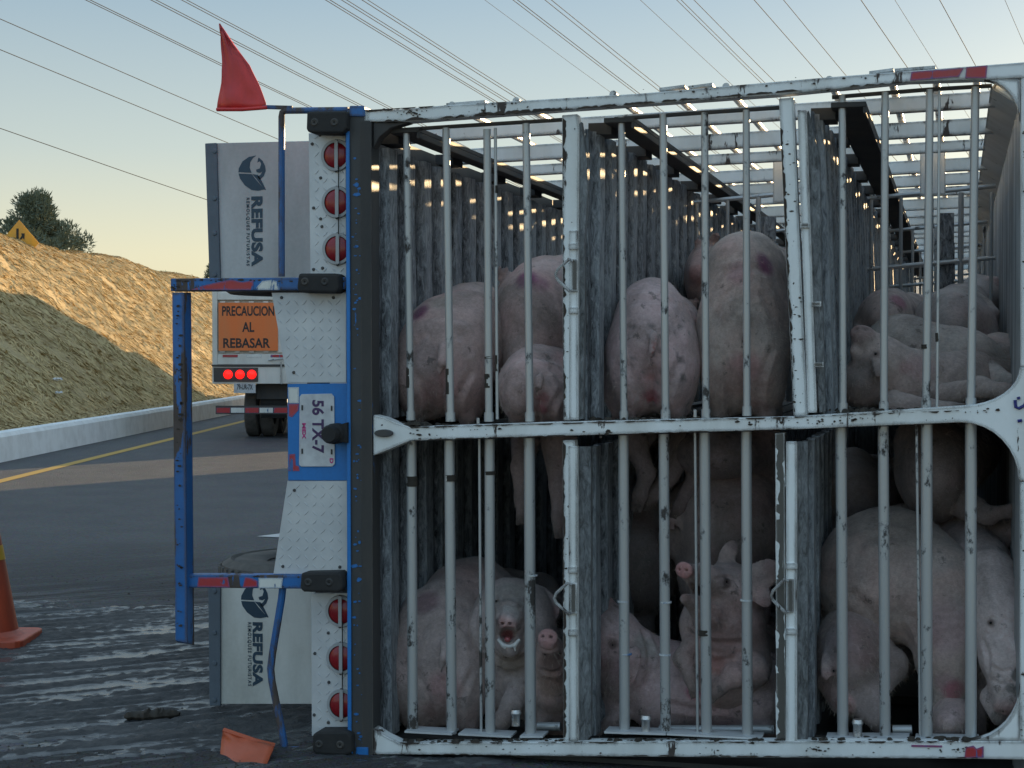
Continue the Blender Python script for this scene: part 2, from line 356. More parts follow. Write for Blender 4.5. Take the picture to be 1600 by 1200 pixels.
# ------------------------------------------------------------------ ground, road, kerb, slope
def grid(name, f, us, vs, m_):
    v = [f(a, b) for a in us for b in vs]; n = len(vs)
    fs = [(i * n + j, (i + 1) * n + j, (i + 1) * n + j + 1, i * n + j + 1) for i in range(len(us) - 1) for j in range(n - 1)]
    return link(name, mesh(name, v, fs), m_)
gr = grid('ground', lambda a, b: road(a, b, -.03), [-1500, -8.2, 40, 1500], [-300, -20, 100, 2500], 'dry_ground'); tag(gr, kind='structure')
rd = grid('road', lambda a, b: road(a, b, 0), np.linspace(-7.62, 24, 40), list(np.linspace(-12, 60, 60)) + [90, 150, 300, 600], 'asphalt'); tag(rd, kind='structure')
lm = grid('road_edge_line', lambda a, b: road(a, b, .005), [-6.58, -6.40], list(np.linspace(-5, 120, 60)) + [200, 500], 'yellow_line'); tag(lm, kind='structure')
lane = MB()
for k in range(8):
    s0 = 14.9 + k * 12
    if k == 0: lane.add([road(-2.25, 15.2, .005), road(-1.75, 15.0, .005), road(-1.75, 15.9, .005)], [(0, 1, 2)])
    else: lane.add([road(-1.9, s0, .005), road(-1.75, s0, .005), road(-1.75, s0 + 5, .005), road(-1.9, s0 + 5, .005)], [(0, 1, 2, 3)])
tag(lane.build('lane_marking', 'white_line'), kind='structure')
# kerb wall: painted concrete, cast in lengths
def kerbwall():
    b = MB(); s0 = 2.0
    prof = [(-7.62, -.05), (-7.64, .37), (-7.68, .43), (-7.86, .44), (-7.90, .38), (-7.90, -.05)]
    us = list(np.arange(-6, 120, 1.5)); vs = []
    for i, s in enumerate(us):
        dz = .012 * mnoise.noise(Vector((s * .6, 3, 0))); dt = .012 * mnoise.noise(Vector((s * .7, 9, 0)))
        for t, z in prof: vs.append(road(t + dt, s, z + (dz if z > 0 else 0)))
    n = len(prof); fs = [(i * n + j, (i + 1) * n + j, (i + 1) * n + (j + 1) % n, i * n + (j + 1) % n) for i in range(len(us) - 1) for j in range(n)]
    b.add(vs, fs); return b.build('kerb', 'kerb_white')
tag(kerbwall(), kind='structure')
def slope_z(t, s):
    base = [(-7.0, .30), (-7.9, .30), (-8.6, .46), (-11.4, 2.75), (-13.2, 4.35), (-14.3, 4.95), (-17, 5.15), (-60, 5.0)]
    z = base[-1][1]
    for (a, za), (b_, zb) in zip(base, base[1:]):
        if b_ <= t <= a: z = za + (zb - za) * (t - a) / (b_ - a); break
    k = min(1, max(0, (-8.2 - t) / 2))
    return z + k * (.22 * mnoise.noise(Vector((t * .35, s * .12, 1))) + .10 * mnoise.noise(Vector((t * 1.1, s * .7, 4)))) + .004 * max(0, min(70, s - 40)) * (t < -10)
sl_ = grid('embankment', lambda a, b: road(a, b, slope_z(a, b)), [-7.88, -8.2, -8.6] + list(np.linspace(-9, -17, 30)) + [-25, -60], list(np.linspace(4, 150, 140)) + [300], 'dry_ground'); tag(sl_, kind='structure')
def grass():                                # straw lying matted down the slope
    R = random.Random(3); vs = []; fs = []
    for i in range(100000):
        s = 18 + 78 * R.random() ** 1.5; t = -8.0 - 7.0 * R.random()
        p = road(t, s, slope_z(t, s) - .01); h = R.uniform(.2, .55) * (1.3 if R.random() < .06 else 1)
        a = R.gauss(-.5, .95); ds = h * math.cos(a); dt = h * math.sin(a)
        q = road(t + ds * .8, s + dt, slope_z(t + ds * .8, s + dt) + R.uniform(.006, .035) * (2.4 if R.random() < .06 else 1))
        side = (q - p).cross(Vector((0, 0, 1))).normalized() * R.uniform(.004, .008) * (1 + s / 45); md = (p + q) / 2 + Vector((0, 0, R.uniform(.008, .03)))
        b = len(vs); vs += [p - side, p + side, md + side, md - side, q]; fs += [(b, b + 1, b + 2, b + 3), (b + 3, b + 2, b + 4)]
    me = bpy.data.meshes.new('dry_grass'); me.from_pydata([tuple(v) for v in vs], [], fs); me.update()
    return link('dry_grass', me, 'dry_grass')
tag(grass(), kind='stuff')
R = random.Random(5)
def scrap(px, py, t, size, label, name='plastic_scrap'):
    d = ray(px, py); k = t / (d.dot(RT)); P = EYE + d * k
    s = P - EYE; sf = s.dot(FH); P = road(t, sf, slope_z(t, sf) + .06)
    b = MB(); n = 7
    vs = [P + RT * (size * (i / (n - 1) - .5)) + Vector((0, 0, size * .12 * j + size * .12 * R.random())) + FH * (R.uniform(-.04, .04)) for j in range(3) for i in range(n)]
    b.add(vs, [(j * n + i, j * n + i + 1, (j + 1) * n + i + 1, (j + 1) * n + i) for j in range(2) for i in range(n - 1)])
    o = b.build(name, 'plastic_scrap'); md = o.modifiers.new('s', 'SOLIDIFY'); md.thickness = .01
    tag(o, label, 'litter', 'scraps of litter on the grass slope')
scrap(90, 608, -9.3, .19, 'crumpled white plastic scrap higher on the shaded grass slope')
scrap(92, 619, -9.0, .12, 'small white plastic scrap just below another on the shaded grass')
# tree and shrubs beyond the crest
def tree(name, P, hw, hh, seed, n, label, trunk=.12):
    R = random.Random(seed); root = empty(name, P); tag(root, label, 'tree')
    b = MB(); b.tube([P, P + Vector((.05, 0, hh * .5)), P + Vector((0, 0, hh * .9))], [trunk, trunk * .7, trunk * .25], 8)
    clumps = []
    for k in range(64):
        z = hh * (.18 + .8 * R.random()); rr = hw * (1.0 - .92 * (z / hh) ** 1.5) * math.sqrt(R.random()); a = R.uniform(0, 6.28)
        c = P + Vector((rr * math.cos(a), rr * math.sin(a), z)); clumps.append((c, R.uniform(.20, .42) * hw * .62))
        b.tube([P + Vector((0, 0, z * .6)), c], [trunk * .3, .015], 5)
    b.build('trunk', 'bark', root)
    vs = []; fs = []
    for i in range(n):
        c, r = clumps[i % len(clumps)]
        d = Vector((R.gauss(0, 1), R.gauss(0, 1), R.gauss(0, 1))).normalized(); p = c + d * r * R.random() ** .4
        l = R.uniform(.10, .24); dd = (d + Vector((R.gauss(0, .5), R.gauss(0, .5), .5 + R.gauss(0, .4)))).normalized(); o_ = dd.orthogonal().normalized() * l * .16
        k = len(vs); vs += [p - o_, p + o_, p + dd * l]; fs.append((k, k + 1, k + 2))
    me = bpy.data.meshes.new('crown'); me.from_pydata([tuple(v) for v in vs], [], fs); me.update(); link('crown', me, 'foliage', root)
def on_ray(px, py, depth): d = ray(px, py); return EYE + d * (depth / d.dot(FH))
P = on_ray(56, 420, 72); tree('pine_tree', P, 2.5, 2.85, 4, 15000, 'dark bushy pine tree behind the yellow sign on the grass crest')
P = on_ray(330, 440, 95); tree('shrub', P, .36, 1.0, 12, 700, 'green shrub tip beside the upper mud flap edge above the crest', .04)
# yellow warning sign
def warn_sign():
    P = on_ray(30, 376, 50); D = 50 * 1.0; k = D / F
    root = empty('warning_sign', P - Vector((0, 0, .9))); tag(root, 'yellow diamond road warning sign half hidden by the grass crest', 'sign')
    c = P - Vector((0, 0, .07)); r = .57
    b = MB(); b.prism([c + RT * r, c + Vector((0, 0, r + .1)), c - RT * r, c - Vector((0, 0, r))], FH * .02); b.build('sign_panel', 'yellow_sign', root)
    b = MB(); f = -FH * .012
    b.prism([c + RT * x * .62 + Vector((0, 0, z)) + f for x, z in ((-.13, .12), (-.02, .12), (-.02, .42), (-.13, .42))], FH * .008)
    b.prism([c + RT * x * .62 + Vector((0, 0, z)) + f for x, z in ((.03, .10), (.13, .12), (.16, .16), (.24, .10), (.26, .28), (.10, .28), (.13, .22), (.05, .14))], FH * .008)
    b.build('symbol', 'sign_black', root)
    b = MB(); b.tube([c + FH * .05 + Vector((0, 0, -1.2)), c + FH * .05 + Vector((0, 0, .4))], .04, 8); b.build('post', 'bar_metal', root, True)
warn_sign()
# ------------------------------------------------------------------ overhead cables
def wires():
    V = ray(1950, 880).normalized()
    L_ = [(-60, 180, 'lowest'), (0, 78, 0), (0, 30, 0), (133, 0, 0), (140, 0, 0), (235, 0, 0), (243, 0, 0), (283, 0, 0), (291, 0, 0), (508, 0, 0), (515, 0, 0), (533, 0, 0), (541, 0, 0), (565, 0, 0), (574, 0, 0),
          (757, 0, 1), (801, 0, 0), (808, 0, 0), (851, 0, 0), (861, 0, 0), (1000, 0, 1), (1057, 0, 0), (1064, 0, 0), (1084, 0, 0), (1178, 0, 0), (1224, 0, 0), (1345, 0, 0), (1398, 0, 1), (1468, 0, 0), (1570, 0, 1)]
    words = ['lowest overhead cable, running down to the corner of the upper mud flap', 'second overhead cable from the left, ending behind the upper mud flap', 'third overhead cable from the left, meeting the mud flap top',
      'left cable of the pair that passes under the red flag', 'right cable of the pair that passes under the red flag', 'left cable of the pair crossing behind the red flag', 'right cable of the pair crossing behind the red flag',
      'left cable of the pair passing just right of the red flag tip', 'right cable of the pair passing just right of the red flag tip',
      'first cable of the six wire bundle above the left cage', 'second cable of the six wire bundle above the left cage', 'third cable of the six wire bundle above the left cage', 'fourth cable of the six wire bundle above the left cage', 'fifth cable of the six wire bundle above the left cage', 'last cable of the six wire bundle above the left cage',
      'faint lone cable between the six wire bundle and the middle pair', 'first of the four cables above the middle cage', 'second of the four cables above the middle cage', 'third of the four cables above the middle cage', 'fourth of the four cables above the middle cage',
      'faint lone cable right of the four middle cables', 'first of three cables close together above the white cage post', 'second of three cables close together above the white cage post', 'third of three cables close together above the white cage post',
      'single dark cable left of the top hinge plates', 'single cable just right of the three close cables and the dark one', 'single cable ending at the hinge plate before the red tape', 'faint cable over the red tape', 'single cable reaching the right end of the red tape', 'faint cable in the top right corner of the sky']
    for (x, y, thin), lab in zip(L_, words):
        depth = 60 + 14 * ((x * 37) % 5) / 5
        d = ray(x, y); p = EYE + d * (depth / d.dot(FW)); pts = []
        for k in range(15):
            u = -90 + k * 20; q = p + V * u; q.z += .00035 * (u * u) * .35; pts.append(q)
        b = MB(); b.tube(pts, (.009 if thin == 1 else .015), 5); o = b.build('power_cable', 'wire')
        tag(o, lab, 'cable', 'overhead power cables')
wires()

# ------------------------------------------------------------------ cargo truck ahead (and two unseen ones added for their shadows)
def truck(t_left, s_rear, label, cab=True):
    D = 33.2; s = F / D; xc = (332 - CX) / s + 1.3
    root = empty('cargo_truck', road(t_left + 1.3, s_rear), YAW); tag(root, label, 'truck', 'heavy trucks waiting ahead on the road')
    MW = Matrix.Translation(root.location) @ Matrix.Rotation(YAW, 4, 'Z'); root.matrix_world = MW
    def Pt(px, py, y=0): return Vector(((px - CX) / s - xc, y, 1.6 - (py - HOR) / s))
    def put(b, name, m_, par=root, sm=False, bev=0.0):
        o = link(name, mesh(name, b.v, b.f), m_, None, sm, bev); o.parent = par
        if par is not root: o.matrix_parent_inverse = Matrix.Identity(4)
        if sm: sharp(o.data)
        return o
    b = MB(); b.box((-1.29, .06, 1.28), (1.29, 14.0, 4.75)); put(b, 'cargo_box', 'truck_white', bev=.02)
    b = MB()                                                        # rear frame
    for a, c in (((-1.3, -.02, 1.2), (-1.2, .06, 4.75)), ((1.2, -.02, 1.2), (1.3, .06, 4.75)), ((-1.2, -.02, 2.66), (1.2, .055, 2.8)), ((-1.2, -.02, 4.6), (1.2, .055, 4.75)), ((-1.2, -.02, 1.42), (1.2, .055, 1.62))): b.box(a, c)
    put(b, 'rear_frame', 'truck_white', bev=.01)
    for k in range(9):                                             # door ribs
        b = MB(); x = -1.1 + k * .275; b.box((x - .05, -.005, 1.65), (x + .05, .058, 2.64)); put(b, 'door_rib', 'truck_white')
    b = MB(); b.box((Pt(342, 0).x, -.03, Pt(0, 548).z), (Pt(342, 0).x + 1.14, -.012, Pt(0, 473).z)); sg = put(b, 'warning_banner', 'truck_orange')
    for body, y, w_ in (('PRECAUCION', 486, 1.0), ('AL', 511, .23), ('REBASAR', 536, .90)):
        me = text_mesh(body, .25, .006); xs = [v.co.x for v in me.vertices]; ys = [v.co.y for v in me.vertices]
        fx = w_ / (max(xs) - min(xs)); fy = .19 / (max(ys) - min(ys)); z0 = Pt(0, y).z; x0 = Pt(342, 0).x + .57 + (-.03 if body == 'REBASAR' else 0)
        for v in me.vertices: v.co = Vector((x0 + (v.co.x - (max(xs) + min(xs)) / 2) * fx, -.0325 - v.co.z, z0 + (v.co.y - (max(ys) + min(ys)) / 2) * fy))
        me.materials.append(M['ink_black']); o = bpy.data.objects.new('lettering', me); COL.objects.link(o); o.parent = sg; o.matrix_parent_inverse = Matrix.Identity(4)
    for k in range(5):
        x = -1.1 + k * .46; b = MB(); b.box((x, -.026, 1.56), (x + .38 * .5 + .1, -.0205, 1.61)); put(b, 'reflective_strip', 'red_tape' if k % 2 == 0 or k == 3 else 'white_tape')
    b = MB(); b.box((-1.3, -.03, 1.05), (1.3, .2, 1.38)); put(b, 'rear_beam', 'truck_white', bev=.01)
    b = MB(); b.box((-1.31, -.05, 1.385), (1.31, .05, 1.42)); put(b, 'sill', 'dark_metal')
    for sx in (-1, 1):
        b = MB(); b.box((min(sx * 1.27, sx * .42), -.05, 1.09), (max(sx * 1.27, sx * .42), -.032, 1.36)); put(b, 'lamp_bracket', 'dark_metal')
        for k in range(3):
            x = (Pt(357 + k * 18.5, 0).x) * (-sx if sx == 1 else 1); b = MB(); b.lathe([(0, -.03), (.07, -.022), (.088, 0), (.088, .02)], (x, -.06, Pt(0, 585).z), 'Y', 20)
            put(b, 'tail_lamp', 'lamp_lit', sm=True)
    b = MB(); b.box((Pt(366, 0).x, -.06, Pt(0, 614).z), (Pt(400, 0).x, -.045, Pt(0, 599).z)); pl = put(b, 'number_plate', 'plate_white')
    me = text_mesh('79-UR-7X', .14, .003)
    for v in me.vertices: v.co = Vector((Pt(383, 0).x + v.co.x * .52, -.062 - v.co.z, Pt(0, 605).z + v.co.y * 1.0))
    me.materials.append(M['ink_black']); o = bpy.data.objects.new('lettering', me); COL.objects.link(o); o.parent = pl
    for sx in (-1, 1):
        x0, x1 = (-.42, .08) if sx < 0 else (.45, .95)
        b = MB(); b.box((x0, .35, .38), (x1, .37, 1.05)); put(b, 'mud_flap', 'rubber')
        for row in range(2):
            for ax in (1.0, 2.3):
                w_ = MB(); xx = sx * 1.0 - (sx * .3 if row else 0); xx += .35 if sx < 0 else 0
                prof = [(.28, -.11), (.46, -.13), (.51, -.10), (.51, .10), (.46, .13), (.28, .11)]
                w_.lathe(prof, (xx, ax, .51), 'X', 28); wh = put(w_, 'wheel', 'tyre_rubber', sm=True)
    b = MB(); n = 0
    guard = MB(); guard.box((-1.24, -.02, Pt(0, 647).z), (1.24, .06, Pt(0, 634).z)); gd = put(guard, 'underride_guard', 'dark_metal')
    for k in range(9):
        x = -1.22 + k * .275; b = MB(); b.box((x, -.026, Pt(0, 645).z), (x + .26, -.0215, Pt(0, 637).z)); o = put(b, 'reflective_strip', 'white_tape' if k % 2 else 'red_tape', gd)
    b = MB(); b.box((-.5, .3, .75), (.5, 13.5, 1.05)); put(b, 'chassis', 'dark_metal')
    if not cab: return root
    b = MB(); b.box((-1.2, 14.6, .6), (1.2, 18.2, 4.3)); b.box((-1.1, 18.2, .6), (1.1, 19.8, 2.6)); put(b, 'cab', 'truck_white', bev=.15)
    for sx in (-1, 1):
        for ax in (15.6, 18.6):
            w_ = MB(); w_.lathe([(.2, -.14), (.46, -.14), (.51, -.10), (.51, .10), (.46, .14), (.2, .14)], (sx * 1.0, ax, .51), 'X', 28); put(w_, 'wheel', 'tyre_rubber', sm=True)
    b = MB(); b.tube([Pt(440, 565, -.06), Pt(440, 600, -.06)], .015, 8); b.tube([Pt(420, 563, -.06), Pt(445, 560, -.06)], .015, 8); put(b, 'door_latch', 'bar_metal', sm=True)
    return root
truck((332 - CX) / F * 33.2, 33.2, 'white box truck with orange PRECAUCION AL REBASAR banner and lit red lamps')
truck(8.5, 27.0, 'added unseen white box trailer without a cab, shading the near road', False)  # added out of view: its shadow closes the near side of the sunlit streak
truck(1.6, 40.0, 'added white box truck, unseen behind the overturned trailer, shading the kerb')  # added out of view: its shadow covers the kerb and road past the streak

# ------------------------------------------------------------------ traffic cone
def cone():
    P = gnd(-19, 1004); P.z = .0; root = empty('traffic_cone', P); tag(root, 'dirty orange traffic cone with a yellow band at the left edge of the road', 'traffic cone')
    b = MB(); b.lathe([(0, .76), (.035, .76), (.045, .74), (.165, .075), (.20, .045), (.24, .04)], P, seg=40); b.build('cone_body', 'cone_orange', root, True)
    r = lambda z: .045 + (.74 - z) / .665 * .12 + .0025
    for z1, z0 in ((.71, .63), (.545, .465)): b = MB(); b.lathe([(r(z1), z1), (r(z0), z0)], P, seg=40); b.build('yellow_band', 'cone_yellow', root, True)
    b = MB(); h = .25; pts = []
    for cx_, cy_, a in ((h, h, 0), (-h, h, 90), (-h, -h, 180), (h, -h, 270)):
        sx, sy = (1 if cx_ > 0 else -1), (1 if cy_ > 0 else -1)
        for k in range(4):
            t = math.radians(a + k * 30); pts.append(P + RT * (cx_ - sx * .06 + .06 * math.cos(t)) + FH * (cy_ - sy * .06 + .06 * math.sin(t)) + Vector((0, 0, .002)))
    b.prism(pts, (0, 0, .045)); b.build('base', 'cone_orange', root, bevel=.008)
cone()
def lump(px0, px1, py, label):
    a, c = gnd(px0, py), gnd(px1, py - 4); R = random.Random(8); b = MB()
    vs = []; n = 26; mseg = 10
    for i in range(n + 1):
        u = i / n; p = a.lerp(c, u); r = .030 * (math.sin(math.pi * (u * .96 + .02)) ** .4) * (1 + .45 * mnoise.noise(Vector((u * 9, 0, 0))))
        for k in range(mseg):
            t = math.pi * 2 * k / mseg; vs.append(p + FH * (math.cos(t) * r * 1.5) + Vector((0, 0, max(-.002, .022 + math.sin(t) * r * (.8 + .25 * R.uniform(-1, 1))))))
    b.add(vs, [(i * mseg + k, i * mseg + (k + 1) % mseg, (i + 1) * mseg + (k + 1) % mseg, (i + 1) * mseg + k) for i in range(n) for k in range(mseg)])
    tag(b.build('debris', 'muck', None, True), label, 'debris')
lump(195, 281, 1127, 'dark crumbly strip of debris lying on the wet road')
def gravel():
    R = random.Random(2); vs = []; fs = []
    for i in range(4500):
        p = gnd(R.uniform(-40, 1640), R.uniform(1000, 1215)) if i % 3 else gnd(R.uniform(-40, 560), R.uniform(900, 1215))
        r = R.uniform(.002, .007) * (2.0 if R.random() < .04 else 1); k = len(vs)
        vs += [p + Vector((R.uniform(.6, 1.3) * r * x, R.uniform(.6, 1.3) * r * y, z * r * .8)) for x, y, z in ((1, 0, 0), (0, 1, 0), (-1, 0, 0), (0, -1, 0), (0, 0, 1))]
        fs += [(k, k + 1, k + 4), (k + 1, k + 2, k + 4), (k + 2, k + 3, k + 4), (k + 3, k, k + 4)]
    me = bpy.data.meshes.new('road_grit'); me.from_pydata([tuple(v) for v in vs], [], fs); me.update(); tag(link('road_grit', me, 'muck'), kind='stuff')
gravel()
def mud_mat():
    mt, n, b = mat('mud'); g = geo(n); sp = N(n, 'ShaderNodeSeparateXYZ'); L(n, g, sp.inputs[0]); f = noise(n, g, 45, 6, .7); v = noise(n, g, 2.2, 5)
    hi = ramp(n, math_(n, 'MULTIPLY', sp.outputs['Z'], 50.0), (.34, 0), (.46, 1))
    L(n, mix(n, hi, (.060, .062, .066), mix(n, ramp(n, v, (.35, 0), (.7, 1)), (.030, .029, .030), (.060, .060, .062))), b.inputs['Base Color'])
    L(n, mix(n, hi, (.26,) * 3, mix(n, f, (.45,) * 3, (.9,) * 3)), b.inputs['Roughness'])
    bp = N(n, 'ShaderNodeBump'); bp.inputs['Distance'].default_value = .012; L(n, f, bp.inputs['Height']); L(n, math_(n, 'ADD', math_(n, 'MULTIPLY', hi, .8), .03), bp.inputs['Strength']); L(n, bp.outputs[0], b.inputs['Normal']); M['mud'] = mt
mud_mat()
def mud():                                   # slurry scraped along the lane: ridges standing in a thin wet film
    ts = np.linspace(-4.2, 3.4, 380); ss = np.linspace(5.3, 11.8, 400); az = math.radians(46) ; ca, sa = math.cos(az), math.sin(az); vs = []
    c0 = gnd(150, 1035)
    for t in ts:
        for q in ss:
            p = road(t, q); u = p.x * sa + p.y * ca; w_ = p.x * ca - p.y * sa          # u along the drag marks, w_ across
            warp = .10 * mnoise.noise(Vector((u * .8, w_ * 1.2, 3)))
            r1 = mnoise.noise(Vector((u * .42, (w_ + warp) * 3.2, 0))); r2 = mnoise.noise(Vector((u * 1.1, (w_ + warp) * 8.5, 5))); r3 = mnoise.noise(Vector((p.x * 16, p.y * 16, 9))); r4 = mnoise.noise(Vector((p.x * 45, p.y * 45, 2)))
            d = math.hypot((p.x - c0.x) / 2.5, (p.y - c0.y) / 1.7); pool = max(0.0, 1 - d) * .54
            dn = math.hypot((p.x - c0.x) / 4.4, (p.y - c0.y) / 2.3)
            r5 = mnoise.noise(Vector((u * 2.2, (w_ + warp) * 19, 7)))
            h = .006 + .012 * r1 + .016 * r2 + .012 * r5 + .010 * r3 + .008 * r4 + .008 * (1 - pool * 1.7)
            film = .0055 + .0012 * r3 + .0008 * r4 if pool > .05 + .35 * (r1 + .5) * .4 else -1
            z = max(h, film) - .070 * max(0.0, dn - .60)
            vs.append((p.x, p.y, z if z > -.02 else -.02))
    n = len(ss); fs = []
    for i in range(len(ts) - 1):
        for j in range(n - 1):
            k = (i * n + j, (i + 1) * n + j, (i + 1) * n + j + 1, i * n + j + 1)
            if max(vs[a][2] for a in k) > .001: fs.append(k)
    me = bpy.data.meshes.new('mud'); me.from_pydata(vs, [], fs); me.update(); return link('mud', me, 'mud', None, True)
tag(mud(), kind='stuff')
# ------------------------------------------------------------------ the overturned livestock trailer
TR = empty('livestock_trailer', at(565, 1180, 0)); TR.location.z = 0
tag(TR, 'overturned livestock trailer lying on its side, white barred cages full of pigs', 'trailer')
YEND = 14.5
def fp(name, px, m_, Y0=-.03, th=.07, bevel=.004, parent=TR): return face_part(name, px, Y0, th, m_, parent, bevel)
# outer frame of the rear
fp('frame_rail', [(568, 190), (640, 190), (880, 172), (1220, 148), (1420, 128), (1540, 124), (1592, 122), (1640, 119), (1640, 94), (1600, 97), (1300, 120), (1000, 146), (700, 164), (620, 171), (568, 171)], 'white_paint')
fp('frame_rail', [(583, 1179), (625, 1179), (900, 1182), (1530, 1186), (1640, 1188), (1640, 1158), (1540, 1158), (1240, 1158), (900, 1159), (625, 1161), (604, 1151), (583, 1138)], 'white_paint')
right_in = arc(1502, 574, 92, 60, 0, 88, 8)          # fillet of the middle rail towards the right post
low_in = arc(1502, 752, 90, 92, -90, 0, 8)
fp('frame_rail', [(583, 712), (600, 706), (640, 689), (880, 681), (1240, 671), (1500, 660)] + low_in + [(1640, 752), (1640, 574)] + right_in + [(1240, 651), (880, 659), (640, 667), (618, 660), (600, 652), (583, 648)], 'white_paint')
fp('frame_post', [(1594, 1158), (1640, 1158), (1640, 753), (1594, 753)], 'white_clean', -.028, .066)
fp('frame_post', [(1595, 573), (1640, 573), (1640, 122), (1595, 122)], 'white_clean', -.028, .066)
fp('corner_gusset', [(1594, 124)] + [(x, y) for x, y in arc(1535, 190, 59, 66, 0, -90, 8)], 'white_paint', -.026, .06)
fp('corner_gusset', [(1594, 1157), (1520, 1157)] + arc(1515, 1070, 79, 87, 88, 0, 8), 'white_paint', -.026, .06)
fp('corner_gusset', [(583, 191), (640, 191), (610, 200), (592, 215), (583, 232)], 'beam_black', -.02, .06)
fp('bracket_eye', arc(599, 677, 15, 6, 0, 345, 16), 'dark_metal', -.045, .012)
# inner right-hand jambs with the curved roof corner
fp('red_tape', [(1422, 126), (1498, 120), (1506, 106), (1424, 112)], 'red_tape', -.0345, .003, 0)
fp('red_tape', [(1508, 122), (1541, 122), (1543, 102), (1510, 105)], 'red_tape', -.0345, .003, 0)
fp('red_tape', [(1507, 1184), (1537, 1184), (1537, 1166), (1526, 1170), (1521, 1165), (1509, 1168)], 'red_tape', -.0345, .003, 0)
fp('red_tape', [(1424, 1167), (1472, 1168), (1472, 1165), (1424, 1164)], 'red_tape', -.0345, .003, 0)
for pts in ([(1586, 625), (1587, 636), (1592, 638), (1600, 634), (1604, 628)], [(1590, 658), (1597, 657)], [(1591, 620), (1592, 624)]):
    mk = MB(); mk.tube([at(x, y, -.033) for x, y in pts], .006, 6); mk.build('marker_stroke', 'ink_blue', TR)
for (x0, y0, x1, y1) in ((697, 160, 758, 165), (1030, 136, 1070, 144), (1075, 133, 1113, 139), (1358, 110, 1396, 117), (1398, 106, 1462, 113)):
    fp('hinge_plate', [(x0, y0 + 6), (x1, y0 + 1), (x1, y0 - 4), (x0, y0 + 1)], 'white_paint', 0, .10, .002)
# chassis end beam
fp('chassis_beam', [(544, 1184), (583, 1180), (580, 172), (566, 172), (541, 172)], 'chassis_dark', -.03, .10, .006)
fp('beam_strip', [(566, 1180), (583, 1179), (580, 190), (563, 190)], 'beam_black', -.034, .0035, 0)
fp('beam_strip', [(543, 1150), (549, 1150), (546, 205), (540, 205)], 'blue_plate', -.038, .006, .002)
fp('beam_cap', [(545, 182), (570, 182), (569, 165), (546, 165)], 'blue_paint', -.036, .11, .004)
fp('beam_cap', [(556, 1184), (575, 1184), (575, 1168), (556, 1168)], 'blue_plate', -.040, .02, .003)
# chassis, left of the cage floor
cb = MB(); a, c = at(556, 1170, .1), at(560, 180, .1)
cb.box((a.x - .01, .08, .03), (a.x + .06, YEND, c.z - .06)); cb.build('chassis_side', 'beam_black', TR)
# posts between the cages
def post(px, m_='white_paint', Y0=-.012, th=.06): return fp('cage_post', px, m_, Y0, th, .003)
post([(880, 657), (903, 657), (905, 200), (902, 178), (878, 180)]); post([(880, 1159), (892, 1159), (898, 688), (879, 688)])
post([(1240, 650), (1262, 649), (1246, 300), (1240, 152), (1217, 154), (1228, 400)]); post([(1213, 1159), (1229, 1159), (1226, 676), (1211, 677)], 'dirty_post')
def latch(x0, x1, pts_y, lean=0.0, hand=None, m_='white_paint'):
    y0, y1 = pts_y
    o = fp('latch_bar', [(x0 + lean, y1), (x1 + lean, y1), (x1, y0), (x0, y0)], m_, -.026, .03, .003)
    if hand:
        hx, ha, hb = hand
        b = MB(); mid = (ha + hb) / 2
        b.tube([at(x, y, -.04) for x, y in ((hx + 27, ha + 3), (hx + 21, ha), (hx + 3, mid - 8), (hx, mid), (hx + 3, mid + 7), (hx + 22, hb), (hx + 28, hb - 2))], .0062, 8)
        b.build('latch_handle', 'white_paint', TR, True)
        b = MB(); b.face([(hx + 25, hb), (hx + 35, hb), (hx + 35, ha), (hx + 25, ha)], -.036, .012); b.build('latch_block', 'dirty_post', TR, bevel=.002)
        for yy in (ha - 20, hb + 30):
            b = MB(); b.face([(x0 - 1, yy + 5), (x1 + 1, yy + 5), (x1 + 1, yy - 5), (x0 - 1, yy - 5)], -.036, .012); b.build('latch_clip', 'white_paint', TR, bevel=.003)
latch(889, 903, (360, 656), 0, (868, 405, 455)); latch(888, 902, (697, 1158), 1, (866, 911, 959))
latch(1246, 1260, (172, 645), 16); latch(1228, 1245, (690, 1163), 0, (1205, 905, 957))
for x, y in ((1250, 352), (1268, 475), (1272, 570)):
    fp('latch_clip', [(x, y + 4), (x + 15, y + 4), (x + 15, y - 4), (x, y - 4)], 'dirty_post', -.036, .012, .003)

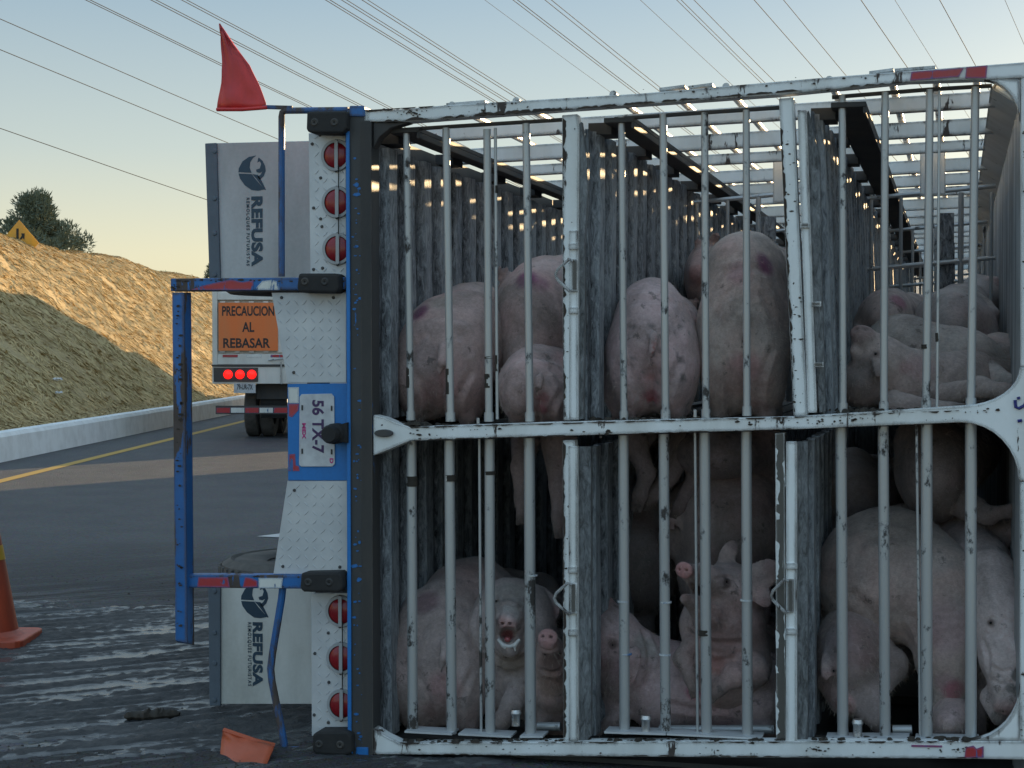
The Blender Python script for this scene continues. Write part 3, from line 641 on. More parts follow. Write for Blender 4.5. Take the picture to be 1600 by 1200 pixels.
# decks (the trailer's floors, now upright walls): corrugated sheets, one panel per compartment
SEG = [.03, 2.45, 4.85, 7.25, 9.65, 12.05, YEND]
def corr_pts(y0, y1, per=.24, amp=.028):
    ys = []; n = int(math.ceil((y1 - y0) / per))
    for k in range(n):
        b = y0 + k * per
        for f, d in ((0, 0), (.30, 0), (.42, 1), (.80, 1), (.94, 0)):
            if b + f * per < y1: ys.append((b + f * per, d * amp))
    ys.append((y1, 0)); return ys
def deck(bot, top, segs, edge_px=None, thick=.012):
    P0, P1 = at(*bot, 0), at(*top, 0)
    for a, c in zip(segs, segs[1:]):
        cp = corr_pts(a + .004, c - .004); R = random.Random(int(a * 100) + bot[0]); vs = []; NR = 9
        for y, d in cp:
            for r in range(NR):
                u = r / (NR - 1); q = P0.lerp(P1, u)
                vs.append((q.x + d + .006 * mnoise.noise(Vector((y * 2, q.z * 2.5, bot[0]))), y, q.z))
        n = NR; fs = [(i * n + j, (i + 1) * n + j, (i + 1) * n + j + 1, i * n + j + 1) for i in range(len(cp) - 1) for j in range(n - 1)]
        dm = mesh('deck_panel', vs, fs); ra = dm.attributes.new('rib_light', 'FLOAT', 'POINT'); ra.data.foreach_set('value', [(1.0 if d > 0 else 0.0) for y, d in cp for r in range(NR)])
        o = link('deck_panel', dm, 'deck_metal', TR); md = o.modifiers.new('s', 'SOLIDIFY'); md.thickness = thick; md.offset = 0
    if edge_px: fp('deck_edge', edge_px, 'deck_edge', -.004, .05, .003)
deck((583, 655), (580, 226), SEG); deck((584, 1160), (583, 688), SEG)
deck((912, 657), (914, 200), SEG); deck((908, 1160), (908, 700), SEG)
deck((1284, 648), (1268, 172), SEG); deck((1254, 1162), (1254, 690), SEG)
fp('deck_edge', [(905, 655), (911, 655), (914, 480), (913, 380), (918, 300), (917, 250), (908, 190), (902, 196), (905, 300), (904, 380)], 'deck_edge', -.002, .04, .002)
fp('deck_edge', [(904, 1163), (912, 1163), (923, 1150), (923, 698), (902, 698)], 'deck_edge', -.002, .04, .002)
fp('deck_edge', [(1280, 645), (1290, 643), (1283, 400), (1281, 250), (1263, 172), (1259, 180), (1268, 420)], 'deck_edge', -.002, .04, .002)
fp('deck_edge', [(1246, 1166), (1252, 1164), (1262, 1155), (1262, 690), (1246, 690)], 'deck_edge', -.002, .04, .002)
# deck side beams under the upper wall, hung on tabs with gaps between them
def deck_beam(xt, xoff0, xoff1, zdrop):
    P = at(*xt, 0); b = MB(); b.box((P.x + xoff0, .02, P.z - zdrop - .02), (P.x + xoff1, YEND, P.z - zdrop)); b.box((P.x + xoff1 - .012, .02, P.z - zdrop - .045), (P.x + xoff1, YEND, P.z - zdrop - .02))
    b.build('deck_beam', 'beam_black', TR, bevel=.003)
    for k in range(18):
        y = .12 + k * .78; b = MB(); b.box((P.x - .012, y, P.z - zdrop - .05), (P.x + xoff0 + .01, y + .16, P.z - zdrop - .005)); b.build('beam_tab', 'beam_black', TR)
TOPZ = [at(582, 196).z, at(908, 176).z, at(1265, 152).z]
deck_beam((582, 200), .06, .19, .0); deck_beam((914, 184), .07, .19, .0); deck_beam((1268, 160), .07, .20, .0)
# upper side wall: cross slats and long pipes
xl, xr = at(582, 185).x, at(1600, 120).x
zt = lambda x: at(582, 180).z + (at(1600, 112).z - at(582, 180).z) * (x - xl) / (xr - xl)
for k in range(18):
    y = .42 + k * .765
    b = MB(); h = .062 + .010 * math.sin(k * 2.3)
    b.prism([(xl, y, zt(xl)), (xr, y, zt(xr)), (xr, y, zt(xr) - h), (xl, y, zt(xl) - h)], (0, .045, 0)); b.build('side_slat', 'white_paint', TR, bevel=.004)
for k, fx in enumerate((.13, .235, .39, .48, .565, .72, .81, .875, .935)):
    x = xl + (xr - xl) * fx; b = MB(); b.tube([(x, .02, zt(x) + .022), (x, YEND, zt(x) + .022)], .015, 10); b.build('side_pipe', 'bar_metal', TR, True)
for fx, y in ((.575, 2.1), (.86, 2.1), (.575, 6.9), (.86, 6.9)):
    x = xl + (xr - xl) * fx; b = MB(); b.box((x - .06, y, zt(x) - .24), (x + .06, y + .02, zt(x) - .02)); b.build('gate_stop', 'white_clean', TR)
# roof (now the right-hand wall) and its side rail panel
xr_ = at(1604, 600, 0).x; z0, z1 = -.01, zt(xr) - .02
b = MB(); b.prism([(0, 0, 0), (.006, 0, 0), (-.027, .150, 0), (-.033, .150, 0)], (0, 0, z1 - z0)); slat0 = None
for k in range(95):
    y = .03 + k * .153
    if 5.6 < y < 5.95 or 9.2 < y < 9.5: continue
    if slat0 is None: slat0 = b.build('roof_slat', 'roof_slat', TR); so = slat0
    else: so = slat0.copy(); COL.objects.link(so)
    so.location = (xr_, y, z0)
for a, c in ((5.58, 5.99), (9.16, 9.53)):
    b = MB(); b.box((xr_ - .004, a, z0), (xr_ + .004, c, 1.55)); b.build('roof_panel', 'roof_metal', TR)
b = MB(); b.box((xr_ + .02, .03, z0), (xr_ + .026, 5.6, z1)); b.box((xr_ + .02, 6.0, z0), (xr_ + .026, 9.15, z1)); b.box((xr_ + .02, 9.55, z0), (xr_ + .026, YEND, z1)); tag(b.build('roof_skin', 'roof_metal', TR), kind='stuff')
b = MB(); x0 = at(1548, 130).x
b.prism([(x0, .05, zt(x0) - .045), (xr_ - .022, .05, zt(x0) - .115), (xr_ - .008, .05, zt(x0) - .09), (x0 + .02, .05, zt(x0) - .025)], (0, YEND - .05, 0)); b.build('roof_cove', 'white_clean', TR)
b = MB()
for k in range(170):
    y = .08 + k * .085; b.add([(xr_ - .02, y, zt(x0) - .113), (xr_ - .02, y + .05, zt(x0) - .113), (xr_ - .008, y + .025, zt(x0) - .14)], [(0, 1, 2)])
tag(b.build('cove_teeth', 'roof_metal', TR), kind='stuff')
# lower side wall lying on the road
b = MB(); b.box((xl, .05, .004), (xr_, YEND, .022)); b.build('floor_sheet', 'beam_black', TR)
for k in range(16):
    y = .5 + k * .9; b = MB(); b.box((xl, y, .024), (xr_, y + .05, .06)); b.build('side_slat', 'dark_metal', TR)
# front bulkhead with the open slot near the top
b = MB(); b.box((xl, YEND + .002, .03), (xr_, YEND + .03, 2.22)); b.build('front_bulkhead', 'truck_white', TR)
for k in range(9):
    x = xl + (xr_ - xl) * k / 8; b = MB(); b.box((x - .02, YEND + .002, 2.222), (x + .02, YEND + .03, 2.5)); b.build('bulkhead_stud', 'truck_white', TR)
# middle partition between upper and lower cages (long pipes carrying the upper pigs)
bays = [(600, 882), (925, 1225), (1290, 1590)]
for x0, x1 in bays:
    for k in range(6):
        u = (k + .5) / 6; px = x0 + (x1 - x0) * u; zz = at(px, 672 - (px - 600) * .033).z - .02
        b = MB(); X = at(px, 670).x; b.box((X - .045, .09, zz - .02), (X + .045, YEND, zz)); b.build('partition_board', 'beam_black', TR, bevel=.003)
# inner gates
def inner_gate(y, bay, zs=(2.42, 2.06), zb=1.36):
    x0, x1 = at(bay[0], 600).x + .03, at(bay[1], 600).x - .03
    root = None
    b = MB()
    for z in zs: b.tube([(x0, y, z - .02), (x1, y, z + .03)], .0115, 8)
    g = b.build('inner_gate', 'bar_metal', TR, True)
    for k in range(5):
        x = x0 + .02 + (x1 - x0 - .04) * k / 4; b = MB(); b.tube([(x, y, zb), (x, y, zs[0])], .0135 if k in (2, 3) else .0095, 8); b.build('gate_bar', 'bar_metal', g, True)
    b = MB(); b.box((x0 + .35, y + .01, zb + .3), (x0 + .43, y + .02, zs[0] - .1)); b.build('gate_plate', 'deck_metal', g)
for y in (2.45, 4.85, 7.25, 9.65, 12.05):
    for bay in bays[1:]: inner_gate(y, bay)
# rear gate bars
UPB = [((635, 203), (642, 655), 11), ((697, 200), (704, 657), 12), ((761, 202), (764, 657), 12), ((774, 200), (777, 655), 5), ((822, 193), (828, 657), 12),
       ((971, 183), (975, 655), 11), ((1036, 178), (1040, 653), 12), ((1101, 176), (1103, 652), 11.5), ((1166, 172), (1167, 648), 11.5),
       ((1316, 148), (1317, 643), 11.5), ((1383, 144), (1381, 641), 12), ((1453, 140), (1447, 639), 12.5), ((1468, 140), (1464, 637), 4.5), ((1524, 136), (1517, 635), 13)]
LOB = [((643, 688), (645, 1143), 16), ((702, 688), (706, 1146), 16.5), ((749, 686), (752, 1146), 4.5), ((765, 686), (766, 1146), 16), ((827, 684), (829, 1149), 17.5),
       ((974, 680), (976, 1146), 16.5), ((1037, 678), (1040, 1146), 16.5), ((1086, 676), (1090, 1146), 4.5), ((1101, 676), (1104, 1149), 17), ((1166, 674), (1168, 1150), 17),
       ((1314, 668), (1317, 1154), 17.5), ((1380, 666), (1383, 1154), 17), ((1432, 664), (1438, 1156), 4.5), ((1448, 663), (1448, 1155), 18), ((1517, 660), (1517, 1155), 18)]
for lst, cl in ((UPB, 1), (LOB, 0)):
    for (a, c, wd) in lst:
        A, B_ = at(*a, .045), at(*c, .045); r = wd * .5 * pm(.045, a[0])
        bar('gate_bar', A, B_, r, 'bar_metal', TR, 14)
        if cl and wd > 8:
            d = (B_ - A).normalized(); b = MB(); b.tube([B_ - d * .032, B_ + d * .004], r * 1.28, 14); b.build('bar_socket', 'bar_metal', TR, True)
for pts in ([(625, 203), (700, 198), (880, 187)], [(960, 186), (1100, 176), (1222, 168)], [(1300, 152), (1450, 140), (1550, 134)]):
    b = MB(); b.tube([at(x, y, .045) for x, y in pts], .008, 8); b.build('gate_rail', 'dark_metal', TR, True)
for pts in ([(632, 1142), (706, 1146)], [(716, 1146), (798, 1150)], [(812, 1150), (848, 1150)], [(944, 1143), (1040, 1146)], [(1042, 1146), (1190, 1153)], [(1290, 1153), (1420, 1154)], [(1430, 1155), (1530, 1156)]):
    b = MB(); (x0, y0), (x1, y1) = pts; b.face([(x0, y0 + 3), (x1, y1 + 3), (x1, y1), (x0, y0)], -.01, .10); b.build('gate_rail', 'tread_plate', TR)
for x, y in ((1340, 1138), (1009, 1131), (806, 1122)):
    P = at(x, y, .02); b = MB(); b.lathe([(0, .035), (.018, .034), (.022, .02), (.017, .01), (.017, -.03), (0, -.03)], P, 'Z', 14); b.build('drinker_nipple', 'foil', TR, True)
for x0, x1, y, yy in ((1030, 1210, 1140, .2), (840, 876, 1135, .15), (1395, 1425, 1140, .12)):
    b = MB(); b.tube([at(x0, y, yy), at(x1, y, yy)], .018, 12); b.build('gate_roller', 'bar_metal', TR, True)
for (x, y0, y1) in ((747, 653, 662), (1086, 640, 652)):
    bar('lock_pin', at(x, y0, -.02), at(x, y1, -.02), .006, 'bar_metal', TR)
for (x, y, wd, rod) in ((979, 1023, 18, 0), (1041, 942, 18, 0), (1040, 1024, 18, 0), (1167, 939, 19, 0), (832, 900, 18, 0), (975, 941, 18, 0)):
    P = at(x - 1, y, .045); r = wd * .5 * pm(.045) * 1.02; b = MB(); b.tube([P, P + Vector((0, 0, .006))], r, 14); b.build('bar_tape', 'white_tape', TR, True)
for (x, y0, y1, wd) in ((640, 574, 606, 10.5), (702, 576, 616, 11), (763, 557, 561, 11.5), (763, 584, 606, 11.5), (776, 555, 580, 5), (1446, 538, 545, 12.5), (704, 742, 752, 17), (644, 744, 760, 16.5), (766, 736, 742, 16.5), (1101, 984, 993, 17.5), (775, 290, 302, 5), (1464, 520, 534, 5)):
    A, B_ = at(x, y0, .045), at(x + .3, y1, .045); r = wd * .5 * pm(.045, x) * 1.03; b = MB(); R = random.Random(x); n = 5
    b.tube([A.lerp(B_, i / n) for i in range(n + 1)], [r * R.uniform(.99, 1.07) for i in range(n + 1)], 14); b.build('dung_ring', 'muck', TR, True)
# peeled paint: ragged strips and flakes standing on the rails and posts
def chips():
    R = random.Random(11); b = MB(); Yc = -.0345
    def flake(x, y, r, Y=Yc):
        n = R.randint(5, 8); ph = R.uniform(0, 6); ax = R.uniform(.6, 1.9)
        b.face([(x + r * ax * R.uniform(.5, 1.15) * math.cos(ph + 2 * math.pi * k / n), y + r * R.uniform(.5, 1.15) * math.sin(ph + 2 * math.pi * k / n) * .8) for k in range(n)], Y, .0012)
    def ragged(p0, p1, wmin, wmax, side, Y, step=4.0, gap=.12):
        L_ = math.hypot(p1[0] - p0[0], p1[1] - p0[1]); n = int(L_ / step); dx, dy = (p1[0] - p0[0]) / L_, (p1[1] - p0[1]) / L_; nx, ny = -dy * side, dx * side; w_ = R.uniform(wmin, wmax)
        i = 0
        while i < n:
            m_ = R.randint(3, 14); pts0 = []; pts1 = []
            for k in range(m_ + 1):
                t = min(i + k, n) * step; w_ = min(wmax, max(wmin * .3, w_ + R.uniform(-1, 1) * (wmax - wmin) * .45)); x, y = p0[0] + dx * t, p0[1] + dy * t
                pts0.append((x, y)); pts1.append((x + nx * w_ * (0.2 if k in (0, m_) else 1), y + ny * w_ * (0.2 if k in (0, m_) else 1)))
            b.face(pts0 + pts1[::-1], Y, .0012); i += m_ + (R.randint(1, 4) if R.random() < gap * 3 else 0)
    ragged((879, 185), (880.5, 652), 1.2, 5.5, -1, -.0135); ragged((879.5, 692), (880.5, 1155), 1.2, 4.5, -1, -.0135)
    ragged((1219, 200), (1240.5, 646), 1.0, 4.5, -1, -.0135)
    ragged((640, 667), (1240, 651), .5, 2.4, 1, Yc, 3.5, .25); ragged((640, 688.5), (1240, 670.5), .4, 2.0, -1, Yc, 3.5, .5)
    ragged((1240, 651), (1500, 641), .5, 3.2, 1, Yc, 3.5, .25); ragged((600, 191), (880, 172), 1, 5, -1, Yc, 3.5, .1); ragged((880, 172), (1400, 130), .6, 3.5, -1, Yc, 3.5, .25)
    ragged((625, 1160), (1520, 1158), .5, 3.0, 1, Yc, 3.5, .3); ragged((625, 1179), (1530, 1185), .3, 2.0, -1, Yc, 3.5, .5); ragged((570, 172), (700, 164), .5, 3, 1, Yc, 3.5, .3)
    for k in range(26):
        u = R.random(); flake(640 + 860 * u, R.uniform(670, 684) - 29 * u, R.choice((1, 1.2, 1.6, 2.4)))
    for cx, cy, n in ((1285, 660, 14), (950, 676, 10), (1530, 640, 10), (670, 682, 8), (1180, 660, 8), (1340, 655, 8)):
        for k in range(n): flake(cx + R.gauss(0, 14), cy + R.gauss(0, 3.5), R.choice((1, 1.4, 2, 3)))
    for k in range(28): u = R.random(); flake(640 + 880 * u, R.uniform(1162, 1178) + 4 * u, R.choice((.9, 1.2, 1.8)))
    for k in range(40): u = R.random(); flake(590 + 820 * u, R.uniform(170, 186) - 62 * u, R.choice((.8, 1.1, 1.6, 2.2)))
    for cx, cy, n in ((640, 176, 18), (745, 178, 10), (1280, 1170, 14), (1495, 1172, 14)):
        for k in range(n): flake(cx + R.gauss(0, 16), cy + R.gauss(0, 3), R.choice((1, 1.5, 2.2)))
    for x0, y0, x1, y1, n, Y in ((882, 200, 901, 640, 16, -.0135), (882, 700, 900, 1150, 16, -.0135), (1226, 200, 1243, 400, 18, -.0135), (1240, 400, 1258, 640, 22, -.0135), (1596, 760, 1602, 1150, 22, -.0295), (1598, 150, 1603, 560, 16, -.0295)):
        for k in range(n): flake(R.uniform(x0, x1), R.uniform(y0, y1), R.choice((.8, 1.0, 1.4, 2.4)), Y)
    tag(b.build('paint_chips', 'rust_chip', TR), kind='stuff')
    b.__init__()
    for y0, y1 in ((700, 790), (800, 812), (845, 905), (985, 1015), (1040, 1052), (1080, 1150)): ragged((1211.6, y0), (1212.8, y1), 1.5, 6.5, -1, -.0135, 4.0, .1)
    for y0, y1 in ((720, 760), (960, 1000), (1010, 1060)): ragged((1226, y0), (1227.5, y1), 1.0, 4.0, 1, -.0135, 4.0, .1)
    tag(b.build('paint_remnants', 'white_clean', TR), kind='stuff')
    b.__init__()
    for x0, y0, x1, y1, n, rr in ((276, 470, 284, 990, 55, (1.2, 2.0, 3)), (270, 437, 540, 440, 30, (1.2, 2, 3)), (280, 900, 540, 903, 24, (1, 1.6, 2.4)), (285, 916, 460, 918, 12, (1, 1.6)), (268, 440, 290, 454, 10, (1.5, 2.5))):
        for k in range(n): flake(R.uniform(x0, x1), R.uniform(y0, y1), R.choice(rr), -.047 if x1 < 300 and y0 > 460 else -.0215)
    tag(b.build('paint_chips', 'rust_chip', TR), kind='stuff')
    b.__init__()
    for k in range(70): y = R.uniform(190, 1160); flake(R.uniform(550, 562) + (y - 190) * .004, y, R.choice((1, 1.6, 2.6)) * (1.8 if 250 < y < 310 or 840 < y < 920 else 1), -.0322)
    tag(b.build('paint_remnants', 'blue_plate', TR), kind='stuff')
chips()
# caked dung on the ledges
def muck(px0, px1, py, n, Y, rs=(.006, .02), seed=1):
    R = random.Random(seed); vs = []; fs = []
    for i in range(n):
        p = at(R.uniform(px0, px1), py + R.uniform(-2, 1.5), Y + R.uniform(-.02, .10)); r = R.uniform(*rs); k = len(vs)
        ring = [(1, 0, 0), (.5, .87, 0), (-.5, .87, 0), (-1, 0, 0), (-.5, -.87, 0), (.5, -.87, 0)]
        for x, y, z in ring: q = R.uniform(.7, 1.3) * r; vs.append(p + Vector((x * q, y * q, -.004)))
        for x, y, z in ring: q = R.uniform(.4, .8) * r; vs.append(p + Vector((x * q, y * q, r * .45)))
        vs.append(p + Vector((0, 0, r * .6)))
        fs += [(k + j, k + (j + 1) % 6, k + 6 + (j + 1) % 6, k + 6 + j) for j in range(6)] + [(k + 6 + j, k + 6 + (j + 1) % 6, k + 12) for j in range(6)]
    return vs, fs
b = MB()
for i, a in enumerate(((600, 665, 664, 90, .0), (665, 880, 666, 60, .02), (920, 1240, 656, 70, .02), (1290, 1500, 642, 60, .02), (610, 880, 1159, 160, .0), (915, 1240, 1158, 150, .0), (1265, 1520, 1156, 120, .0), (700, 1210, 190, 0, .0))):
    v, f = muck(*a, seed=i); b.add(v, f)
tag(b.build('caked_dung', 'muck', TR), kind='stuff')

# ------------------------------------------------------------------ tail end under the chassis: lamp panels, guard, flaps
def tread(px_poly, Y0, step, parent, ln=.020, m_='tread_plate'):
    # raised lozenges of the chequer plate, alternating directions
    P = [at(x, y, Y0) for x, y in px_poly]; xs = [p.x for p in P]; zs = [p.z for p in P]; vs = []; fs = []
    def inside(x, z):
        c = False; j = len(P) - 1
        for i in range(len(P)):
            if (P[i].z > z) != (P[j].z > z) and x < (P[j].x - P[i].x) * (z - P[i].z) / (P[j].z - P[i].z) + P[i].x: c = not c
            j = i
        return c
    x = min(xs); row = 0
    while x < max(xs):
        z = min(zs); col = 0
        while z < max(zs):
            a = math.radians(45 if (row + col) % 2 else -45)
            pts = [(-ln, 0), (0, -ln * .2), (ln, 0), (0, ln * .2)]
            pp = [(x + px * math.cos(a) - pz * math.sin(a), z + px * math.sin(a) + pz * math.cos(a)) for px, pz in pts]
            if all(inside(*q) for q in pp):
                k = len(vs); vs += [(q[0], Y0, q[1]) for q in pp] + [(x + (q[0] - x) * .45, Y0 - .0022, z + (q[1] - z) * .45) for q in pp]
                fs += [(k + j, k + (j + 1) % 4, k + 4 + (j + 1) % 4, k + 4 + j) for j in range(4)] + [(k + 4, k + 5, k + 6, k + 7)]
            z += step; col += 1
        x += step; row += 1
    tag(link('tread_pattern', mesh('tread_pattern', vs, fs), m_, parent), kind='stuff')
def bolts(parent, pts, Y0, r=.007, m_='dark_metal'):
    for x, y in pts:
        b = MB(); b.lathe([(0, -.006), (r * .8, -.005), (r, 0)], at(x, y, Y0), 'Y', 10); b.build('bolt', m_, parent, True)
def lamp_panel(poly, lamps, strap_x, bl):
    Y0 = .03; p = fp('lamp_panel', poly, 'tread_plate', Y0, .012, .002); tread(poly, Y0, .036, p, .016)
    s = pm(Y0, 520)
    for x, y in lamps:
        c = at(x, y, Y0)
        b = MB(); b.lathe([(.052, 0), (.052, -.012), (.063, -.012), (.066, 0)], c, 'Y', 36); b.build('lamp_ring', 'steel_strip', p, True)
        b = MB(); b.lathe([(0, -.020), (.02, -.0195), (.038, -.016), (.05, -.008), (.052, 0)], c, 'Y', 36); b.build('tail_lamp', 'lens_red', p, True)
        b = MB(); b.lathe([(.0505, -.004), (.0505, -.010), (.053, -.010), (.053, -.004)], c, 'Y', 36); b.build('lamp_seal', 'rubber', p, True)
    ys = [y for _, y in lamps]
    for x, y in lamps:
        b = MB(); b.face([(x + strap_x - 2.6, y + 23), (x + strap_x + 2.6, y + 23), (x + strap_x + 2.6, y - 23), (x + strap_x - 2.6, y - 23)], Y0 - .027, .004); b.build('lamp_strap', 'steel_strip', p)
        bolts(p, [(x + strap_x, y + 25), (x + strap_x, y - 24), (x - 22, y + 2)], Y0 - .004, .005)
    b = MB(); b.tube([at(lamps[0][0] + strap_x + 2, ys[0] - 25, Y0 - .012)] + [at(lamps[1][0] + strap_x + 3, y, Y0 - .012) for y in np.linspace(ys[0], ys[-1] + 25, 5)], .0025, 6); b.build('lamp_wire', 'rubber', p, True)
    bolts(p, bl, Y0)
lamp_panel([(485, 436), (541, 434), (540, 208), (482, 208)], [(526, 243), (527, 316), (528, 389)], -1, [(500, 211), (488, 225), (501, 278), (490, 325), (503, 354), (504, 419), (490, 421), (501, 342)])
lamp_panel([(487, 1150), (546, 1148), (546, 927), (486, 927)], [(533, 955), (534, 1028), (535, 1101)], -2, [(513, 989), (514, 1066), (492, 1021), (491, 1117), (513, 1129)])
def bumper_block(px, bolts_):
    o = fp('bumper_block', px, 'rubber', -.075, .10, .010)
    for x, y in bolts_:
        b = MB(); b.lathe([(.004, .0), (.012, -.002), (.018, .004)], at(x, y, -.078), 'Y', 16); b.build('bolt_hole', 'beam_black', o, True)
bumper_block([(478, 202), (482, 207), (535, 208), (541, 200), (541, 173), (479, 174)], [(491, 191), (522, 191)])
bumper_block([(463, 450), (468, 457), (524, 458), (529, 452), (528, 430), (522, 427), (466, 427)], [(476, 440), (507, 440)])
bumper_block([(468, 920), (474, 925), (528, 926), (535, 920), (534, 899), (528, 894), (470, 895)], [(481, 910), (514, 910)])
bumper_block([(487, 1172), (492, 1179), (540, 1181), (549, 1176), (549, 1150), (542, 1143), (496, 1143), (488, 1148)], [(498, 1163), (531, 1164)])
p = fp('tread_panel', [(449, 598), (541, 598), (541, 457), (424, 457)], 'tread_plate', .005, .012, .002); tread([(449, 598), (541, 598), (541, 457), (424, 457)], .005, .036, p, .017)
bolts(p, [(440, 465), (521, 465), (459, 582)], .005)
p = fp('tread_panel', [(427, 897), (546, 897), (542, 751), (449, 751)], 'tread_plate', .005, .012, .002); tread([(427, 897), (546, 897), (542, 751), (449, 751)], .005, .036, p, .017)
bolts(p, [(460, 766), (442, 885), (531, 886)], .005)
cp_ = fp('number_panel', [(450, 751), (544, 751), (542, 599), (449, 600)], 'blue_plate', .002, .012, .002)
for poly, mm in (([(451, 630), (467, 630), (467, 605), (450, 605)], 'white_tape'), ([(451, 650), (456, 652), (466, 641), (467, 631), (451, 631)], 'red_tape'), ([(451, 736), (468, 736), (467, 729), (462, 727), (461, 709), (451, 710)], 'red_tape')):
    fp('reflective_tape', poly, mm, .0005, .0013, 0, cp_)
npl = fp('number_plate', [(467, 726), (470, 729), (519, 729), (523, 725), (522, 620), (518, 615), (471, 616), (468, 620)], 'plate_white', -.004, .005, .0015)
def vtext(body, px0, py0, px1, py1, Y, m_, par, bold=.004, spacing=1.0):   # lettering reading downwards inside this pixel box
    c = at((px0 + px1) / 2, (py0 + py1) / 2, Y); s = pm(Y, px0)
    return text('lettering', body, .1, c, (0, 0, -1), (1, 0, 0), m_, par, bold, fit=((py1 - py0) * s, (px1 - px0) * s), spacing=spacing)
vtext('56 TX-7', 487, 625, 507, 708, -.0046, 'ink_purple', npl, .003)
vtext('MEX', 472, 661, 478, 686, -.0046, 'ink_pink', npl, .004)
vtext('D', 515, 716, 521, 724, -.0046, 'ink_pink', npl, .004)
for x, y in ((472, 637), (472, 705), (518, 638), (518, 706)):
    b = MB(); b.face([(x - 1.2, y + 4), (x + 1.2, y + 4), (x + 1.2, y - 4), (x - 1.2, y - 4)], -.0062, .002); b.build('plate_slot', 'ink_black', npl)
b = MB(); b.lathe([(0, -.11), (.03, -.11), (.038, -.09), (.034, -.06), (.042, -.05), (.042, 0)], at(528, 677, -.01), 'Y', 16); b.face([(528, 690), (542, 692), (542, 660), (530, 664)], -.06, .05); b.build('socket_connector', 'rubber', TR, True)
# blue underride guard
fp('guard_arm', [(266, 455), (303, 455), (543, 452), (543, 433), (266, 435)], 'blue_paint', -.02, .07, .005)
fp('guard_arm', [(272, 918), (543, 921), (546, 899), (302, 898), (272, 898)], 'blue_paint', -.02, .07, .005)
gt = [at(269, 457, -.03), at(287, 457, -.045), at(299, 457, .04), at(272, 457, .04)]; gu = [at(274, 1001, -.03), at(292, 1005, -.045), at(304, 1008, .04), at(277, 1004, .04)]
b = MB(); b.add(gu + gt, [(3, 2, 1, 0), (4, 5, 6, 7)] + [(i, (i + 1) % 4, (i + 1) % 4 + 4, i + 4) for i in range(4)]); b.build('guard_bar', 'blue_paint', TR, bevel=.003)
for poly, mm in (([(298, 453), (396, 453), (396, 438), (378, 441), (362, 437), (340, 441), (318, 446)], 'red_tape'), ([(397, 453), (437, 453), (436, 441), (425, 437), (410, 439)], 'white_tape'),
                 ([(308, 917), (359, 918), (356, 902), (310, 902)], 'red_tape'), ([(379, 918), (402, 917), (402, 908), (392, 903), (383, 902)], 'red_tape'), ([(404, 919), (440, 919), (442, 903), (404, 903)], 'white_tape')):
    fp('reflective_tape', poly, mm, -.0225, .0024, 0)
# marker rods and flags
b = MB(); b.tube([at(440, 432, .0), at(440, 182, .0), at(441, 176, .0), at(446, 173, .0), at(545, 172, .0)], .0135, 10); b.build('marker_rod', 'blue_paint', TR, True)
b = MB(); b.face([(338, 171), (417, 170), (456, 171), (456, 165), (417, 164)], -.01, .016); b.build('flag_rod', 'blue_paint', TR, bevel=.002)
b = MB(); b.tube([at(443, 905, .02), at(440, 935, .02), at(426, 1020, .02), at(423, 1045, .02), at(425, 1065, .02), at(438, 1130, .02), at(446, 1172, .02)], .0155, 10)
b.tube([at(446, 1170, .02), at(490, 1172, .03)], .012, 8); b.build('marker_rod', 'blue_paint', TR, True)
def flag(outline, Y0, bulge, m_, dY=0.0):           # thin curved plastic flag: a bowed sheet
    n = 14; L_, R_ = outline; vs = []; mm = 8
    for i in range(n + 1):
        u = i / n
        def pt(poly):
            k = u * (len(poly) - 1); a = int(min(k, len(poly) - 2)); f = k - a
            return tuple(poly[a][j] + (poly[a + 1][j] - poly[a][j]) * f for j in (0, 1))
        l, r = pt(L_), pt(R_)
        for j in range(mm + 1):
            v = j / mm; x = l[0] + (r[0] - l[0]) * v; y = l[1] + (r[1] - l[1]) * v
            vs.append(at(x + 2.2 * mnoise.noise(Vector((u * 5, v * 3, Y0))) * u, y, Y0 + .02 * mnoise.noise(Vector((u * 4, v * 4, 2))) + dY * u * u + bulge * (1 - (2 * v - 1) ** 2) * (.3 + u) * (1 if dY == 0 else 1.2 - u)))
    me = mesh('marker_flag', vs, [(i * (mm + 1) + j, i * (mm + 1) + j + 1, (i + 1) * (mm + 1) + j + 1, (i + 1) * (mm + 1) + j) for i in range(n) for j in range(mm)])
    o = link('marker_flag', me, m_, TR, True); md = o.modifiers.new('s', 'SOLIDIFY'); md.thickness = .004; md.offset = 0; return o
f1 = flag(([(342.5, 37), (345, 60), (347, 100), (345, 135), (339, 172)], [(344, 37), (362, 65), (390, 102), (409, 142), (417, 168)]), .0, -.016, 'flag_red'); tag(f1, 'bright red pointed flag standing up against the sky')
b = MB(); b.tube([at(339, 171, -.02), at(378, 171, -.035), at(417, 168, -.02)], .008, 8); b.build('flag_hem', 'flag_red', TR, True)
f2 = flag(([(349, 1141), (346, 1160), (344, 1180), (343, 1202)], [(352, 1141), (402, 1158), (429, 1166), (412, 1204)]), -.05, -.05, 'flag_orange', -.27); tag(f2, 'faded orange flag crumpled against the road')
b = MB(); b.tube([at(350, 1141, -.06), at(400, 1158, -.09), at(429, 1165, -.06)], .011, 8); b.build('flag_hem', 'flag_orange', TR, True)
